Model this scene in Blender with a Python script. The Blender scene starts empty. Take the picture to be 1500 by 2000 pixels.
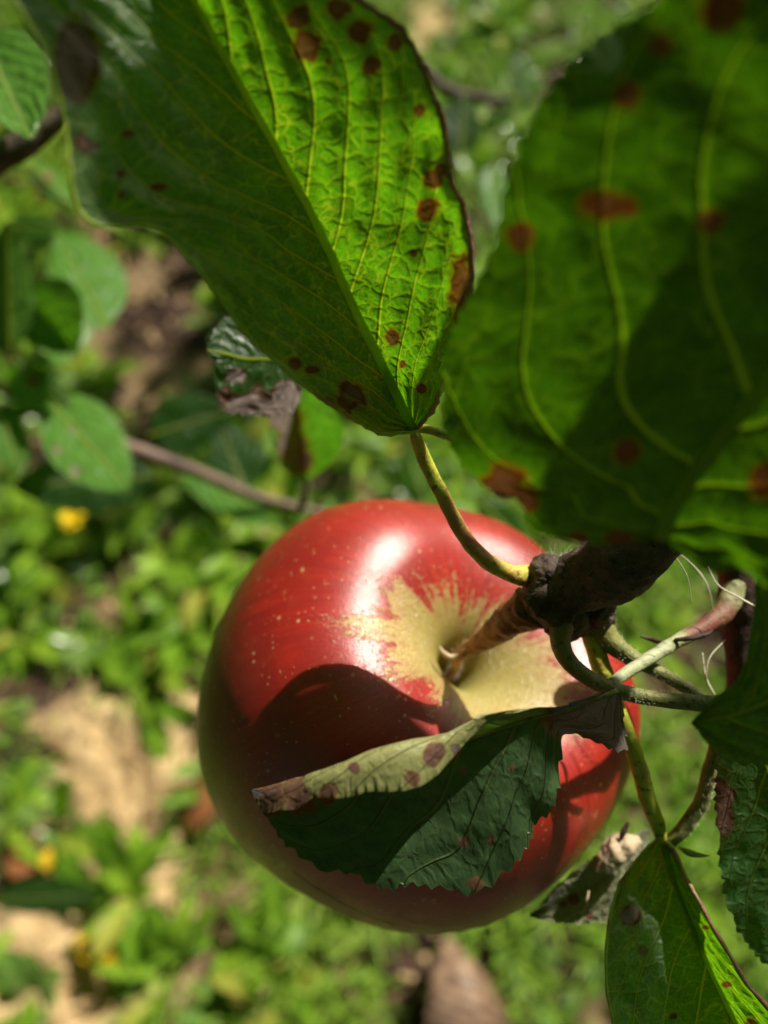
import bpy, math, random
import numpy as np
from mathutils import Vector, noise
random.seed(7); RNG = np.random.default_rng(7)
R = math.radians

# ------------------------------------------------------------------ camera, sky, sun
F, CX, CY = 1511.0, 750.0, 1000.0            # focal length and centre in photo pixels
H = 0.90                                      # eye height above the soil
PITCH = 25.0                                  # tilt up from looking straight down
scene = bpy.context.scene
cam = bpy.data.cameras.new("camera"); camo = bpy.data.objects.new("camera", cam)
scene.collection.objects.link(camo); scene.camera = camo
camo.location = (0, 0, H); camo.rotation_euler = (R(PITCH), 0, 0)
cam.sensor_fit = 'VERTICAL'; cam.sensor_height = 36.0; cam.lens = 36.0 * F / 2000.0
cam.clip_start = 0.004; cam.clip_end = 500
cam.dof.use_dof = True; cam.dof.focus_distance = 0.0970; cam.dof.aperture_fstop = 11.0
CC = np.array([0, 0, H])
CR = np.array([1.0, 0, 0]); CU = np.array([0, math.cos(R(PITCH)), math.sin(R(PITCH))])
CB = np.array([0, -math.sin(R(PITCH)), math.cos(R(PITCH))])
SUN_CAM = np.array([0.45, 0.83, 0.28]); SUN_CAM /= np.linalg.norm(SUN_CAM)
SUN = CR * SUN_CAM[0] + CU * SUN_CAM[1] + CB * SUN_CAM[2]
sun_el = math.asin(SUN[2]); sun_az = math.atan2(SUN[0], SUN[1])
w = bpy.data.worlds.new("World"); scene.world = w; w.use_nodes = True
nt = w.node_tree; nt.nodes.clear()
sky = nt.nodes.new('ShaderNodeTexSky'); sky.sky_type = 'NISHITA'; sky.sun_disc = False
sky.sun_elevation = sun_el; sky.sun_rotation = sun_az; sky.air_density = 1.0; sky.dust_density = 1.5
bg = nt.nodes.new('ShaderNodeBackground'); bg.inputs['Strength'].default_value = 0.05
wo = nt.nodes.new('ShaderNodeOutputWorld')
nt.links.new(sky.outputs[0], bg.inputs[0]); nt.links.new(bg.outputs[0], wo.inputs[0])
sl = bpy.data.lights.new("sun", 'SUN'); sl.energy = 5.0; sl.angle = R(0.5); sl.color = (1.0, 0.93, 0.80)
so = bpy.data.objects.new("sun", sl); scene.collection.objects.link(so)
so.rotation_euler = Vector(SUN).to_track_quat('Z', 'Y').to_euler(); so.location = (0, 0, 3)
scene.view_settings.view_transform = 'Standard'; scene.view_settings.look = 'None'
scene.view_settings.exposure = 0.5; scene.view_settings.gamma = 1.0
scene.render.engine = 'CYCLES'
cy = scene.cycles
cy.use_denoising = True
cy.max_bounces = 7; cy.diffuse_bounces = 3; cy.glossy_bounces = 3; cy.transmission_bounces = 5
cy.sample_clamp_indirect = 6; cy.caustics_reflective = False; cy.caustics_refractive = False

# ------------------------------------------------------------------ helpers
def P(px, py, d):
    return CC + CR * ((px - CX) / F * d) + CU * ((CY - py) / F * d) - CB * d
def proj(V):
    V = np.asarray(V) - CC
    d = -(V @ CB)
    return np.stack([CX + (V @ CR) / d * F, CY - (V @ CU) / d * F, d], -1)
def G(px, py, z=0.0):
    r = P(px, py, 1.0) - CC
    t = (z - H) / r[2]
    return CC + r * t
def catmull(pts, n, closed=False):
    pts = np.asarray(pts, float)
    seg = np.r_[0, np.cumsum(np.linalg.norm(np.diff(pts[:, :3], axis=0), axis=1))]
    seg /= seg[-1]
    e0 = 2 * pts[0] - pts[1]; e1 = 2 * pts[-1] - pts[-2]
    Q = np.vstack([e0, pts, e1])
    u = np.linspace(0, 1, n)
    idx = np.clip(np.searchsorted(seg, u, side='right') - 1, 0, len(pts) - 2)
    h = (u - seg[idx]) / np.maximum(seg[idx + 1] - seg[idx], 1e-9)
    p0, p1, p2, p3 = Q[idx], Q[idx + 1], Q[idx + 2], Q[idx + 3]
    h = h[:, None]
    out = 0.5 * ((2 * p1) + (-p0 + p2) * h + (2 * p0 - 5 * p1 + 4 * p2 - p3) * h ** 2 + (-p0 + 3 * p1 - 3 * p2 + p3) * h ** 3)
    # even spacing
    l = np.r_[0, np.cumsum(np.linalg.norm(np.diff(out[:, :3], axis=0), axis=1))]; l /= l[-1]
    return np.stack([np.interp(u, l, out[:, k]) for k in range(out.shape[1])], 1)
def vnoise(V, scale, seed=0.0, octaves=2):
    return np.array([noise.fractal((v[0] * scale + seed, v[1] * scale + seed * 1.7, v[2] * scale), 1.0, 2.0, octaves) for v in V])
def sm(a, b, x):
    t = np.clip((x - a) / (b - a), 0, 1); return t * t * (3 - 2 * t)
def mesh(name, V, Fc, mats, parent=None, uvs=None, attrs=None, smooth=True, matidx=None):
    me = bpy.data.meshes.new(name)
    V = np.asarray(V, float); Fc = [tuple(int(i) for i in f) for f in Fc] if not isinstance(Fc, np.ndarray) else Fc.tolist()
    me.from_pydata(V.tolist(), [], Fc)
    if not isinstance(mats, (list, tuple)): mats = [mats]
    for m in mats: me.materials.append(m)
    if smooth: me.polygons.foreach_set('use_smooth', [True] * len(me.polygons))
    if matidx is not None: me.polygons.foreach_set('material_index', list(matidx))
    if uvs:
        li = np.empty(len(me.loops), int); me.loops.foreach_get('vertex_index', li)
        for k, uv in uvs.items():
            l = me.uv_layers.new(name=k); l.data.foreach_set('uv', np.asarray(uv, float)[li].ravel())
    if attrs:
        for k, a in attrs.items():
            t = me.attributes.new(k, 'FLOAT', 'POINT'); t.data.foreach_set('value', np.asarray(a, float))
    me.update()
    o = bpy.data.objects.new(name, me); scene.collection.objects.link(o)
    if parent is not None:
        o.parent = parent
        o.matrix_parent_inverse = parent.matrix_basis.inverted()
    return o
def empty(name, loc, label=None, cat=None, group=None):
    o = bpy.data.objects.new(name, None); scene.collection.objects.link(o)
    o.location = [float(v) for v in loc]; o.empty_display_size = 0.01
    tag(o, label, cat, group)
    return o
def tag(o, label=None, cat=None, group=None, kind=None):
    if label: o['label'] = label
    if cat: o['category'] = cat
    if group: o['group'] = group
    if kind: o['kind'] = kind
    return o

class NT:
    def __init__(s, name):
        s.m = bpy.data.materials.new(name); s.m.use_nodes = True
        s.t = s.m.node_tree; s.t.nodes.clear()
        s.out = s.t.nodes.new('ShaderNodeOutputMaterial')
    def n(s, typ, ins=None, **kw):
        nd = s.t.nodes.new(typ)
        for k, v in kw.items(): setattr(nd, k, v)
        for k, v in (ins or {}).items(): s.set(nd.inputs[k], v)
        return nd
    def set(s, sock, v):
        if hasattr(v, 'is_output') or isinstance(v, bpy.types.NodeSocket): s.t.links.new(v, sock)
        else:
            if isinstance(v, (tuple, list)) and len(v) == 3 and sock.type == 'RGBA': v = (*v, 1)
            sock.default_value = v
    def math(s, op, a, b=None, c=None, clamp=False):
        nd = s.n('ShaderNodeMath', operation=op, use_clamp=clamp); s.set(nd.inputs[0], a)
        if b is not None: s.set(nd.inputs[1], b)
        if c is not None: s.set(nd.inputs[2], c)
        return nd.outputs[0]
    def mix(s, f, a, b):
        nd = s.n('ShaderNodeMix', data_type='RGBA'); s.set(nd.inputs[0], f); s.set(nd.inputs[6], a); s.set(nd.inputs[7], b)
        return nd.outputs[2]
    def ramp(s, x, a, b, lo=0.0, hi=1.0):
        nd = s.n('ShaderNodeMapRange', interpolation_type='SMOOTHSTEP'); s.set(nd.inputs[0], x)
        for i, v in enumerate((a, b, lo, hi)): s.set(nd.inputs[i + 1], v)
        return nd.outputs[0]
    def noise(s, vec, scale, detail=3, rough=0.5, dist=0.0):
        nd = s.n('ShaderNodeTexNoise', {'Scale': scale, 'Detail': detail, 'Roughness': rough, 'Distortion': dist})
        if vec is not None: s.set(nd.inputs['Vector'], vec)
        return nd.outputs[0]
    def attr(s, name): return s.n('ShaderNodeAttribute', attribute_name=name).outputs['Fac']
    def uv(s, name): return s.n('ShaderNodeUVMap', uv_map=name).outputs[0]
    def obj(s): return s.n('ShaderNodeTexCoord').outputs['Object']
    def bump(s, h, strength, dist, normal=None):
        nd = s.n('ShaderNodeBump', {'Height': h, 'Strength': strength, 'Distance': dist})
        if normal is not None: s.set(nd.inputs['Normal'], normal)
        return nd.outputs[0]
    def end(s, sh): s.t.links.new(sh, s.out.inputs[0]); return s.m

def leaf_material(name, dark, vein, t_dark, t_vein, rough=0.45, transl=0.5, bumpk=1.0, cross=1.0, pale_vein_w=0.05,
                  brown=(0.05, 0.018, 0.008), grey=(0.22, 0.17, 0.15), pale_side=None):
    s = NT(name)
    uv = s.uv('vein'); sep = s.n('ShaderNodeSeparateXYZ', {0: uv}); at, v = sep.outputs[0], sep.outputs[1]
    uv2 = s.uv('leaf'); 
    wob = s.noise(uv2, 9, 2); 
    v2 = s.math('ADD', v, s.math('MULTIPLY', s.math('SUBTRACT', wob, 0.5), 0.09))
    fr = s.math('ABSOLUTE', s.math('SUBTRACT', s.math('FRACT', s.math('ADD', v2, 0.5)), 0.5))
    wid = s.ramp(at, 0.0, 1.0, pale_vein_w, pale_vein_w * 0.3)
    sec = s.math('SUBTRACT', 1.0, s.ramp(fr, s.math('MULTIPLY', wid, 0.3), wid))
    ridge = s.math('SUBTRACT', 1.0, s.ramp(fr, 0.0, s.math('MULTIPLY', wid, 2.4)))
    rib = s.math('SUBTRACT', 1.0, s.ramp(at, 0.012, 0.035))
    # tertiary ladder veins then fine network
    comb = s.uv('along')
    nz = s.n('ShaderNodeTexNoise', {'Scale': 1.3, 'Detail': 2, 'Vector': comb}).outputs['Color']
    c2 = s.n('ShaderNodeMix', data_type='VECTOR'); s.set(c2.inputs[0], 0.25); s.set(c2.inputs[4], comb)
    add = s.n('ShaderNodeVectorMath', {0: comb, 1: nz}, operation='ADD').outputs[0]
    vor = s.n('ShaderNodeTexVoronoi', {'Vector': add, 'Scale': 1.0, 'Randomness': 0.85}, feature='DISTANCE_TO_EDGE').outputs[0]
    ter = s.math('SUBTRACT', 1.0, s.ramp(vor, 0.01, 0.045))
    terb = s.math('SUBTRACT', 1.0, s.ramp(vor, 0.0, 0.28))
    comb3 = s.n('ShaderNodeVectorMath', {0: add, 1: (3.1, 4.2, 1.0)}, operation='MULTIPLY').outputs[0]
    vor3 = s.n('ShaderNodeTexVoronoi', {'Vector': comb3, 'Scale': 1.0}, feature='DISTANCE_TO_EDGE').outputs[0]
    fine = s.math('MULTIPLY', s.math('SUBTRACT', 1.0, s.ramp(vor3, 0.02, 0.1)), 0.3)
    vm = s.math('MAXIMUM', s.math('MAXIMUM', sec, rib), s.math('MULTIPLY', s.math('MAXIMUM', s.math('MULTIPLY', ter, s.ramp(s.noise(uv2, 22, 3), 0.35, 0.62, 0.25, 0.8)), fine), cross))
    mott = s.noise(uv2, 14, 4, 0.6)
    dk = s.mix(s.ramp(mott, 0.3, 0.75), tuple(c * 0.75 for c in dark), tuple(min(1, c * 1.3) for c in dark))
    tdk = s.mix(s.ramp(mott, 0.3, 0.75), tuple(c * 0.7 for c in t_dark), tuple(min(1, c * 1.25) for c in t_dark))
    col = s.mix(vm, dk, vein); tcol = s.mix(vm, tdk, t_vein)
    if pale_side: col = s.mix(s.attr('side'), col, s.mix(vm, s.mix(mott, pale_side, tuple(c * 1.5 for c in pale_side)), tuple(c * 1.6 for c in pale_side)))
    les = s.attr('lesion'); gr = s.attr('grey'); rim = s.attr('rim')
    col = s.mix(s.math('MULTIPLY', rim, 0.7), col, vein); 
    n2 = s.noise(uv2, 60, 3)
    les2 = s.ramp(s.math('ADD', les, s.math('MULTIPLY', s.math('SUBTRACT', s.noise(uv2, 26, 5, 0.7), 0.5), 1.3)), 0.35, 0.8)
    col = s.mix(les2, col, s.mix(n2, brown, tuple(c * 2.2 for c in brown)))
    core = s.ramp(s.math('ADD', les, s.math('MULTIPLY', s.math('SUBTRACT', mott, 0.5), 0.6)), 0.85, 1.05)
    tcol = s.mix(s.math('MULTIPLY', les2, 0.93), tcol, s.mix(core, s.mix(n2, (0.08, 0.013, 0.002), (0.24, 0.045, 0.003)), (0.17, 0.055, 0.022)))
    col = s.mix(s.math('MULTIPLY', core, les2), col, (0.17, 0.085, 0.06))
    halo = s.math('MULTIPLY', s.ramp(les, 0.05, 0.35), s.math('SUBTRACT', 1.0, les2))
    tcol = s.mix(s.math('MULTIPLY', halo, 0.45), tcol, (0.35, 0.12, 0.005))
    g2 = s.ramp(s.math('ADD', gr, s.math('MULTIPLY', s.math('SUBTRACT', n2, 0.5), 0.3)), 0.45, 0.55)
    col = s.mix(g2, col, s.mix(n2, grey, tuple(c * 1.5 for c in grey)))
    tcol = s.mix(g2, tcol, (0.12, 0.06, 0.04))
    hgt = s.math('ADD', s.math('ADD', s.math('MULTIPLY', ridge, 1.0), s.math('MULTIPLY', terb, 0.45 * cross)), s.math('MULTIPLY', n2, 0.12))
    nb = s.bump(hgt, 1.0, 0.00022 * bumpk)
    p = s.n('ShaderNodeBsdfPrincipled', {'Base Color': col, 'Roughness': s.ramp(les2, 0, 1, rough, 0.8), 'Normal': nb, 'Specular IOR Level': 0.6})
    tr = s.n('ShaderNodeBsdfTranslucent', {'Color': tcol, 'Normal': nb})
    mx = s.n('ShaderNodeMixShader', {0: transl, 1: p.outputs[0], 2: tr.outputs[0]})
    return s.end(mx.outputs[0])

def stalk_material(name, a, b, speck, pink=None, rough=0.5, scale=900, tr=0.0, dots=None):
    s = NT(name); o = s.obj()
    n1 = s.noise(o, scale * 0.25, 3); n2 = s.noise(o, scale, 4, 0.6)
    c = s.mix(s.ramp(n1, 0.35, 0.65), a, b)
    if pink: c = s.mix(s.ramp(s.noise(o, scale * 0.09, 2), 0.5, 0.68), c, pink)
    c = s.mix(s.math('MULTIPLY', s.ramp(n2, 0.55, 0.68), 0.8), c, speck)
    hh = n2
    if dots:
        vo = s.n('ShaderNodeTexVoronoi', {'Vector': o, 'Scale': 330.0}); sz = s.n('ShaderNodeSeparateColor', {0: vo.outputs['Color']})
        dt = s.math('MULTIPLY', s.math('SUBTRACT', 1.0, s.ramp(vo.outputs['Distance'], 0.12, 0.2)), s.ramp(sz.outputs[0], 0.6, 0.7))
        c = s.mix(dt, c, dots); hh = s.math('ADD', n2, s.math('MULTIPLY', dt, 1.2))
    nb = s.bump(hh, 0.8, 0.0004)
    p = s.n('ShaderNodeBsdfPrincipled', {'Base Color': c, 'Roughness': rough, 'Normal': nb, 'Subsurface Weight': tr, 'Subsurface Radius': (1.0, 0.8, 0.2), 'Subsurface Scale': 0.0012})
    return s.end(p.outputs[0])

M = {}
M['leaf_under'] = leaf_material('leaf_underside', (0.085, 0.145, 0.060), (0.18, 0.24, 0.08), (0.14, 0.50, 0.004), (0.65, 0.92, 0.02), rough=0.42, transl=0.5)
M['leaf_near'] = leaf_material('leaf_near_underside', (0.025, 0.065, 0.014), (0.10, 0.19, 0.02), (0.06, 0.20, 0.001), (0.34, 0.62, 0.01), rough=0.55, transl=0.5, pale_vein_w=0.055, cross=0.5)
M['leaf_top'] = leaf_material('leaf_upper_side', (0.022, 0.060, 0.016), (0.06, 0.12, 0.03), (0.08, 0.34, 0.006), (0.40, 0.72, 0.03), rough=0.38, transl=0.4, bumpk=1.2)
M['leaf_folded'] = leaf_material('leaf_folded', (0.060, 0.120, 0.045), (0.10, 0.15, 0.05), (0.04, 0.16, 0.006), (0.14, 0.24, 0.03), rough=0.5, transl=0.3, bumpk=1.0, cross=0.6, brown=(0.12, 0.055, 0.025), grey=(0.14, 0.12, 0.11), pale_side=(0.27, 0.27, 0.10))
M['leaf_bg'] = leaf_material('leaf_further', (0.10, 0.25, 0.03), (0.16, 0.26, 0.09), (0.13, 0.46, 0.01), (0.40, 0.66, 0.06), rough=0.32, transl=0.4, cross=0.5, brown=(0.16, 0.06, 0.03))
M['leaf_woolly'] = leaf_material('leaf_woolly', (0.30, 0.33, 0.18), (0.42, 0.42, 0.26), (0.20, 0.30, 0.06), (0.3, 0.4, 0.1), rough=0.8, transl=0.35, brown=(0.13, 0.05, 0.02))
M['petiole'] = stalk_material('petiole', (0.62, 0.60, 0.07), (0.42, 0.46, 0.05), (0.10, 0.05, 0.02), pink=(0.50, 0.20, 0.10), tr=0.6)
M['petiole_dull'] = stalk_material('petiole_dull', (0.26, 0.25, 0.07), (0.16, 0.19, 0.05), (0.045, 0.02, 0.012), pink=(0.36, 0.15, 0.09), tr=0.4)
M['petiole_green'] = stalk_material('petiole_green', (0.42, 0.50, 0.10), (0.30, 0.36, 0.07), (0.13, 0.06, 0.03), pink=(0.3, 0.09, 0.06), tr=0.6)
_s = NT('leaf_rib'); _n = _s.noise(_s.obj(), 700, 3)
_p = _s.n('ShaderNodeBsdfPrincipled', {'Base Color': _s.mix(_n, (0.20, 0.26, 0.06), (0.34, 0.38, 0.10)), 'Roughness': 0.5, 'Normal': _s.bump(_n, .5, .0002)}); _t = _s.n('ShaderNodeBsdfTranslucent', {'Color': (0.75, 0.90, 0.10, 1)})
M['rib'] = _s.end(_s.n('ShaderNodeMixShader', {0: 0.6, 1: _p.outputs[0], 2: _t.outputs[0]}).outputs[0])
M['dry_margin'] = stalk_material('dry_margin', (0.50, 0.30, 0.17), (0.38, 0.16, 0.07), (0.12, 0.04, 0.02), rough=0.6, scale=900)
_s = NT('leaf_margin'); _n = _s.noise(_s.obj(), 260, 3)
_p = _s.n('ShaderNodeBsdfPrincipled', {'Base Color': _s.mix(_s.ramp(_n, .55, .65), (0.42, 0.55, 0.08), (0.35, 0.18, 0.06)), 'Roughness': 0.45}); _t = _s.n('ShaderNodeBsdfTranslucent', {'Color': (0.6, 0.85, 0.08, 1)})
M['margin'] = _s.end(_s.n('ShaderNodeMixShader', {0: 0.35, 1: _p.outputs[0], 2: _t.outputs[0]}).outputs[0])
M['bark'] = stalk_material('bark', (0.13, 0.085, 0.060), (0.060, 0.040, 0.030), (0.016, 0.010, 0.008), rough=0.75, scale=1100, dots=(0.26, 0.15, 0.10))
M['bark_red'] = stalk_material('bark_red', (0.065, 0.024, 0.014), (0.032, 0.014, 0.010), (0.015, 0.008, 0.006), rough=0.65, scale=1400)
M['twig_pale'] = stalk_material('twig_pale', (0.42, 0.44, 0.26), (0.26, 0.32, 0.12), (0.10, 0.05, 0.035), pink=(0.20, 0.06, 0.04), rough=0.6)
M['stalk'] = stalk_material('apple_stalk', (0.42, 0.19, 0.05), (0.20, 0.08, 0.02), (0.05, 0.018, 0.008), rough=0.6, scale=700)
M['twig_bg'] = stalk_material('twig_further', (0.20, 0.12, 0.08), (0.10, 0.055, 0.04), (0.06, 0.03, 0.02), rough=0.6, scale=200)
M['hair'] = NT('hair'); _s = M['hair']; M['hair'] = _s.end(_s.n('ShaderNodeBsdfPrincipled', {'Base Color': (0.75, 0.70, 0.55), 'Roughness': 0.5}).outputs[0])
_s = NT('dry_scale'); M['dry'] = _s.end(_s.n('ShaderNodeBsdfPrincipled', {'Base Color': _s.mix(_s.noise(_s.obj(), 900, 3), (0.45, 0.30, 0.16), (0.65, 0.55, 0.38)), 'Roughness': 0.7}).outputs[0])
_s = NT('lichen_dot'); M['dot'] = _s.end(_s.n('ShaderNodeBsdfPrincipled', {'Base Color': (0.30, 0.18, 0.12), 'Roughness': 0.8}).outputs[0])

def tube(name, pts, mat, parent=None, n=60, ring=16, bump=0.04, bscale=400, world=False, seed=1.0, cap=True, octv=2):
    """pts: (px, py, depth, radius in px) or world (x, y, z, r)"""
    if world: Q = np.array(pts, float)
    else: Q = np.array([[*P(a, b, d), r / F * d] for a, b, d, r in pts])
    C = catmull(Q, n); p = C[:, :3]; rad = np.maximum(C[:, 3], 1e-6)
    T = np.gradient(p, axis=0); T /= np.linalg.norm(T, axis=1)[:, None]
    a = np.array([0, 0, 1.0]) if abs(T[0][2]) < 0.9 else np.array([1.0, 0, 0])
    N = np.zeros_like(p); nrm = np.cross(T[0], a); nrm /= np.linalg.norm(nrm)
    for i in range(n):
        nrm = nrm - T[i] * (nrm @ T[i]); nrm /= np.linalg.norm(nrm); N[i] = nrm
    B = np.cross(T, N)
    th = np.linspace(0, 2 * np.pi, ring, endpoint=False)
    V = (p[:, None] + rad[:, None, None] * (np.cos(th)[None, :, None] * N[:, None] + np.sin(th)[None, :, None] * B[:, None])).reshape(-1, 3)
    if bump > 0:
        nz = vnoise(V, bscale, seed, octv); ctr = np.repeat(p, ring, 0)
        V = ctr + (V - ctr) * (1 + bump * 3 * nz[:, None])
    Fc = []
    for i in range(n - 1):
        for j in range(ring):
            k = (j + 1) % ring
            Fc.append((i * ring + j, i * ring + k, (i + 1) * ring + k, (i + 1) * ring + j))
    if cap:
        Fc.append(tuple(range(ring))[::-1]); Fc.append(tuple((n - 1) * ring + j for j in range(ring)))
    return V, Fc, mat, name
def tube_obj(*a, parent=None, **k):
    V, Fc, mat, name = tube(*a, **k); return mesh(name, V, Fc, mat, parent)
def merge(parts):
    V = []; Fc = []; mi = []; off = 0
    for i, (v, f) in enumerate(parts):
        V.append(v); Fc += [tuple(int(x) + off for x in q) for q in f]; mi += [i] * len(f); off += len(v)
    return np.vstack(V), Fc, mi

def leaf(name, label, cat, mid, left, right, mat, group=None, ctrl_left=None, ctrl_right=None, n=220, m=34, teeth=0.0, nteeth=46,
         spots=(), k=0.45, spacing=0.13, quilt=0.0, curl=0.0, rimw=0.04, midrib=None, ribmat=None, petiole=None, petmat=None,
         edge_lesion=0.0, bulge=0.0, seed=1.0, ripple=0.0, wleft=1.0, ribside=1, rung=0.0017, lad=1.5, rough_=0.0007, margin=(), teeth_k=(1, 1), spot_k=1.0):
    """Blade stretched between three space curves (edge, midrib, edge); points are (px, py, depth)."""
    def W(c): return np.array([P(*q) for q in c])
    Mc = catmull(W(mid), n); L = catmull(W(left), n); Rr = catmull(W(right), n)
    s = np.linspace(0, 1, n)
    halves = []
    for sgn, E, ctl in ((-1, L, ctrl_left), (1, Rr, ctrl_right)):
        t = np.linspace(0, 1, m) ** 0.85
        if ctl is not None:
            K = catmull(W(ctl), n)
            K = 2 * K - 0.5 * (Mc + E)
            pos = ((1 - t)[None, :, None] ** 2) * Mc[:, None] + (2 * t * (1 - t))[None, :, None] * K[:, None] + (t[None, :, None] ** 2) * E[:, None]
        else:
            pos = Mc[:, None] * (1 - t)[None, :, None] + E[:, None] * t[None, :, None]
        wv = E - Mc; wl = np.linalg.norm(wv, axis=1); 
        tang = np.gradient(Mc, axis=0); nn = np.cross(tang, wv) * sgn; nn /= np.linalg.norm(nn, axis=1)[:, None] + 1e-9
        # nn is oriented towards the camera
        tocam = CC - Mc; flip = np.sign((nn * tocam).sum(1)); nn *= flip[:, None]
        pos = pos + nn[:, None] * (bulge * wl[:, None] * (t * (1 - t) * 4)[None, :])[:, :, None]
        # quilting between secondary veins
        at = t[None, :] * np.ones((n, 1)); vv = ((s + .014 * np.sin(13 * s + seed) + .007 * np.sin(31 * s + seed))[:, None] - k * (.78 * at + .22 * at ** 2)) / spacing + 0.35 * (sgn > 0)
        if quilt: pos = pos + nn[:, None] * (quilt * np.cos(2 * np.pi * vv) * (at ** 0.5) * (1 - at ** 6))[:, :, None] * -1
        if ripple:
            rp = np.sin(s * 31 + 2 * sgn + 3 * np.sin(s * 11 + seed)) * ripple
            pos = pos + nn[:, None] * (rp[:, None] * (at ** 3))[:, :, None]
        pos = pos + nn[:, None] * (rough_ * vnoise(pos.reshape(-1, 3), 110, seed, 3).reshape(n, m) * np.minimum(1, at * 4))[:, :, None]
        if curl: pos = pos + nn[:, None] * (curl * sm(0.86, 1.0, at))[:, :, None]
        if teeth:
            ph = s * nteeth + 0.6 * np.sin(s * 23 + seed) ; saw = ph % 1.0
            th = np.where(saw < 0.75, saw / 0.75, (1 - saw) / 0.25)
            amp = teeth * teeth_k[0 if sgn < 0 else 1] * (0.6 + 0.6 * np.abs(np.sin(s * 57 + seed)))
            out = wv / (wl[:, None] + 1e-9)
            pos = pos + out[:, None] * ((th * amp)[:, None] * sm(0.90, 1.0, at) * np.minimum(1, wl[:, None] / (8 * teeth)))[:, :, None]
        halves.append((pos, at, vv, sgn))
    V = []; UV1 = []; UV2 = []; rim = []
    (pl, al, vl, _), (pr, ar, vr, _) = halves
    pos = np.concatenate([pl[:, ::-1], pr[:, 1:]], 1); at = np.concatenate([al[:, ::-1], ar[:, 1:]], 1)
    vv = np.concatenate([vl[:, ::-1], vr[:, 1:]], 1); sg = np.concatenate([-al[:, ::-1], ar[:, 1:]], 1)
    c = 2 * m - 1
    V = pos.reshape(-1, 3); SS = np.repeat(s, c)
    Lm = np.linalg.norm(np.diff(Mc, axis=0), axis=1).sum(); Wm = 0.5 * (np.linalg.norm(L - Mc, axis=1).mean() + np.linalg.norm(Rr - Mc, axis=1).mean())
    qa = (Lm * SS * k * Lm + Wm * Wm * at.ravel()) / math.hypot(k * Lm, Wm) / rung
    uv1 = np.stack([at.ravel(), vv.ravel() + 7], 1); uv2 = np.stack([SS, sg.ravel() * 0.4 + seed], 1)
    pj = proj(V)
    les = np.zeros(len(V)); gre = np.zeros(len(V))
    nz = vnoise(V, 500, seed)
    for q in spots:
        x, y, r = q[:3]; r = r * spot_k; kind = q[3] if len(q) > 3 else 0; ex = q[4] if len(q) > 4 else 1.0
        d = np.hypot((pj[:, 0] - x), (pj[:, 1] - y) * ex)
        val = 1 - sm(0.55 * r, 1.45 * r, d + nz * r * 0.5)
        if kind == 0: les = np.maximum(les, val)
        else:
            gre = np.maximum(gre, val); les = np.maximum(les, 1 - sm(0.7 * r, 1.7 * r, d))
    if edge_lesion:
        e = sm(0.955, 1.0, at.ravel() + 0.05 * vnoise(V, 160, seed + 3) * 2) * edge_lesion
        les = np.maximum(les, e)
    rim = sm(1 - rimw, 1.0, at.ravel())
    Fc = []
    ii = np.arange(n - 1)[:, None] * c + np.arange(c - 1)[None, :]
    ii = ii.ravel(); Fc = np.stack([ii, ii + c, ii + c + 1, ii + 1], 1)
    root = empty(name, Mc[0], label, cat, group)
    blade = mesh('blade', V, Fc, mat, root, {'vein': uv1, 'leaf': uv2, 'along': np.stack([qa + np.sign(sg.ravel()) * 20, vv.ravel() * lad + 7], 1)}, {'lesion': les, 'grey': gre, 'rim': rim, 'side': (sg.ravel() < 0).astype(float)})
    for (sd, r_, mt) in margin:
        E = pos[:, 0] if sd < 0 else pos[:, -1]
        q = np.concatenate([E[::3], (r_ * (0.75 + 0.5 * np.abs(np.sin(np.arange(len(E[::3])) * .37 + seed))))[:, None]], 1)
        tube_obj('margin', q, mt, parent=root, world=True, n=len(q), ring=8, bump=0.08, bscale=900)
    if midrib:
        r0, r1 = midrib
        seg = Mc[:: max(1, n // 50)]
        tt = np.linspace(0, 1, len(seg))
        toc = CC - seg; toc /= np.linalg.norm(toc, axis=1)[:, None]
        rr = r0 + (r1 - r0) * tt
        q = np.concatenate([seg + toc * (rr * 0.25)[:, None] * ribside, rr[:, None]], 1)
        tube_obj('midrib', q, ribmat or M['rib'], parent=root, world=True, n=120, ring=10, bump=0.03, bscale=900)
    if petiole:
        tube_obj('petiole', petiole, petmat or M['petiole'], parent=root, n=80, ring=18, bump=0.03, bscale=500)
    return root, V, pos

def ovate(name, label, base, tip, width, mat, d_side=(0, 0), sag=0.0, group=None, n=60, m=12, skew=0.0, bendpx=0.0, cat='leaf', **kw):
    """A plain apple leaf: base and tip as (px, py, depth), half-widths in px."""
    b = np.array(base, float); t = np.array(tip, float); ax = t[:2] - b[:2]; L = np.linalg.norm(ax); ax /= L; nr = np.array([-ax[1], ax[0]])
    ss = np.linspace(0, 1, 9); mid = []; lf = []; rt = []
    prof = np.sin(np.pi * ss ** 0.80) ** 0.8; prof[0] = 0; prof[-1] = 0
    for s_, pr in zip(ss, prof):
        c = b[:2] + ax * L * s_ + nr * bendpx * math.sin(math.pi * s_); d = b[2] + (t[2] - b[2]) * s_ - sag * math.sin(math.pi * s_)
        mid.append((*c, d))
        wl, wr = (width if isinstance(width, (tuple, list)) else (width, width))
        l = c - nr * wl * pr; r = c + nr * wr * pr
        lf.append((*l, d + d_side[0] * pr)); rt.append((*r, d + d_side[1] * pr))
    return leaf(name, label, cat, mid, lf, rt, mat, group=group, n=n, m=m, **kw)

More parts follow.
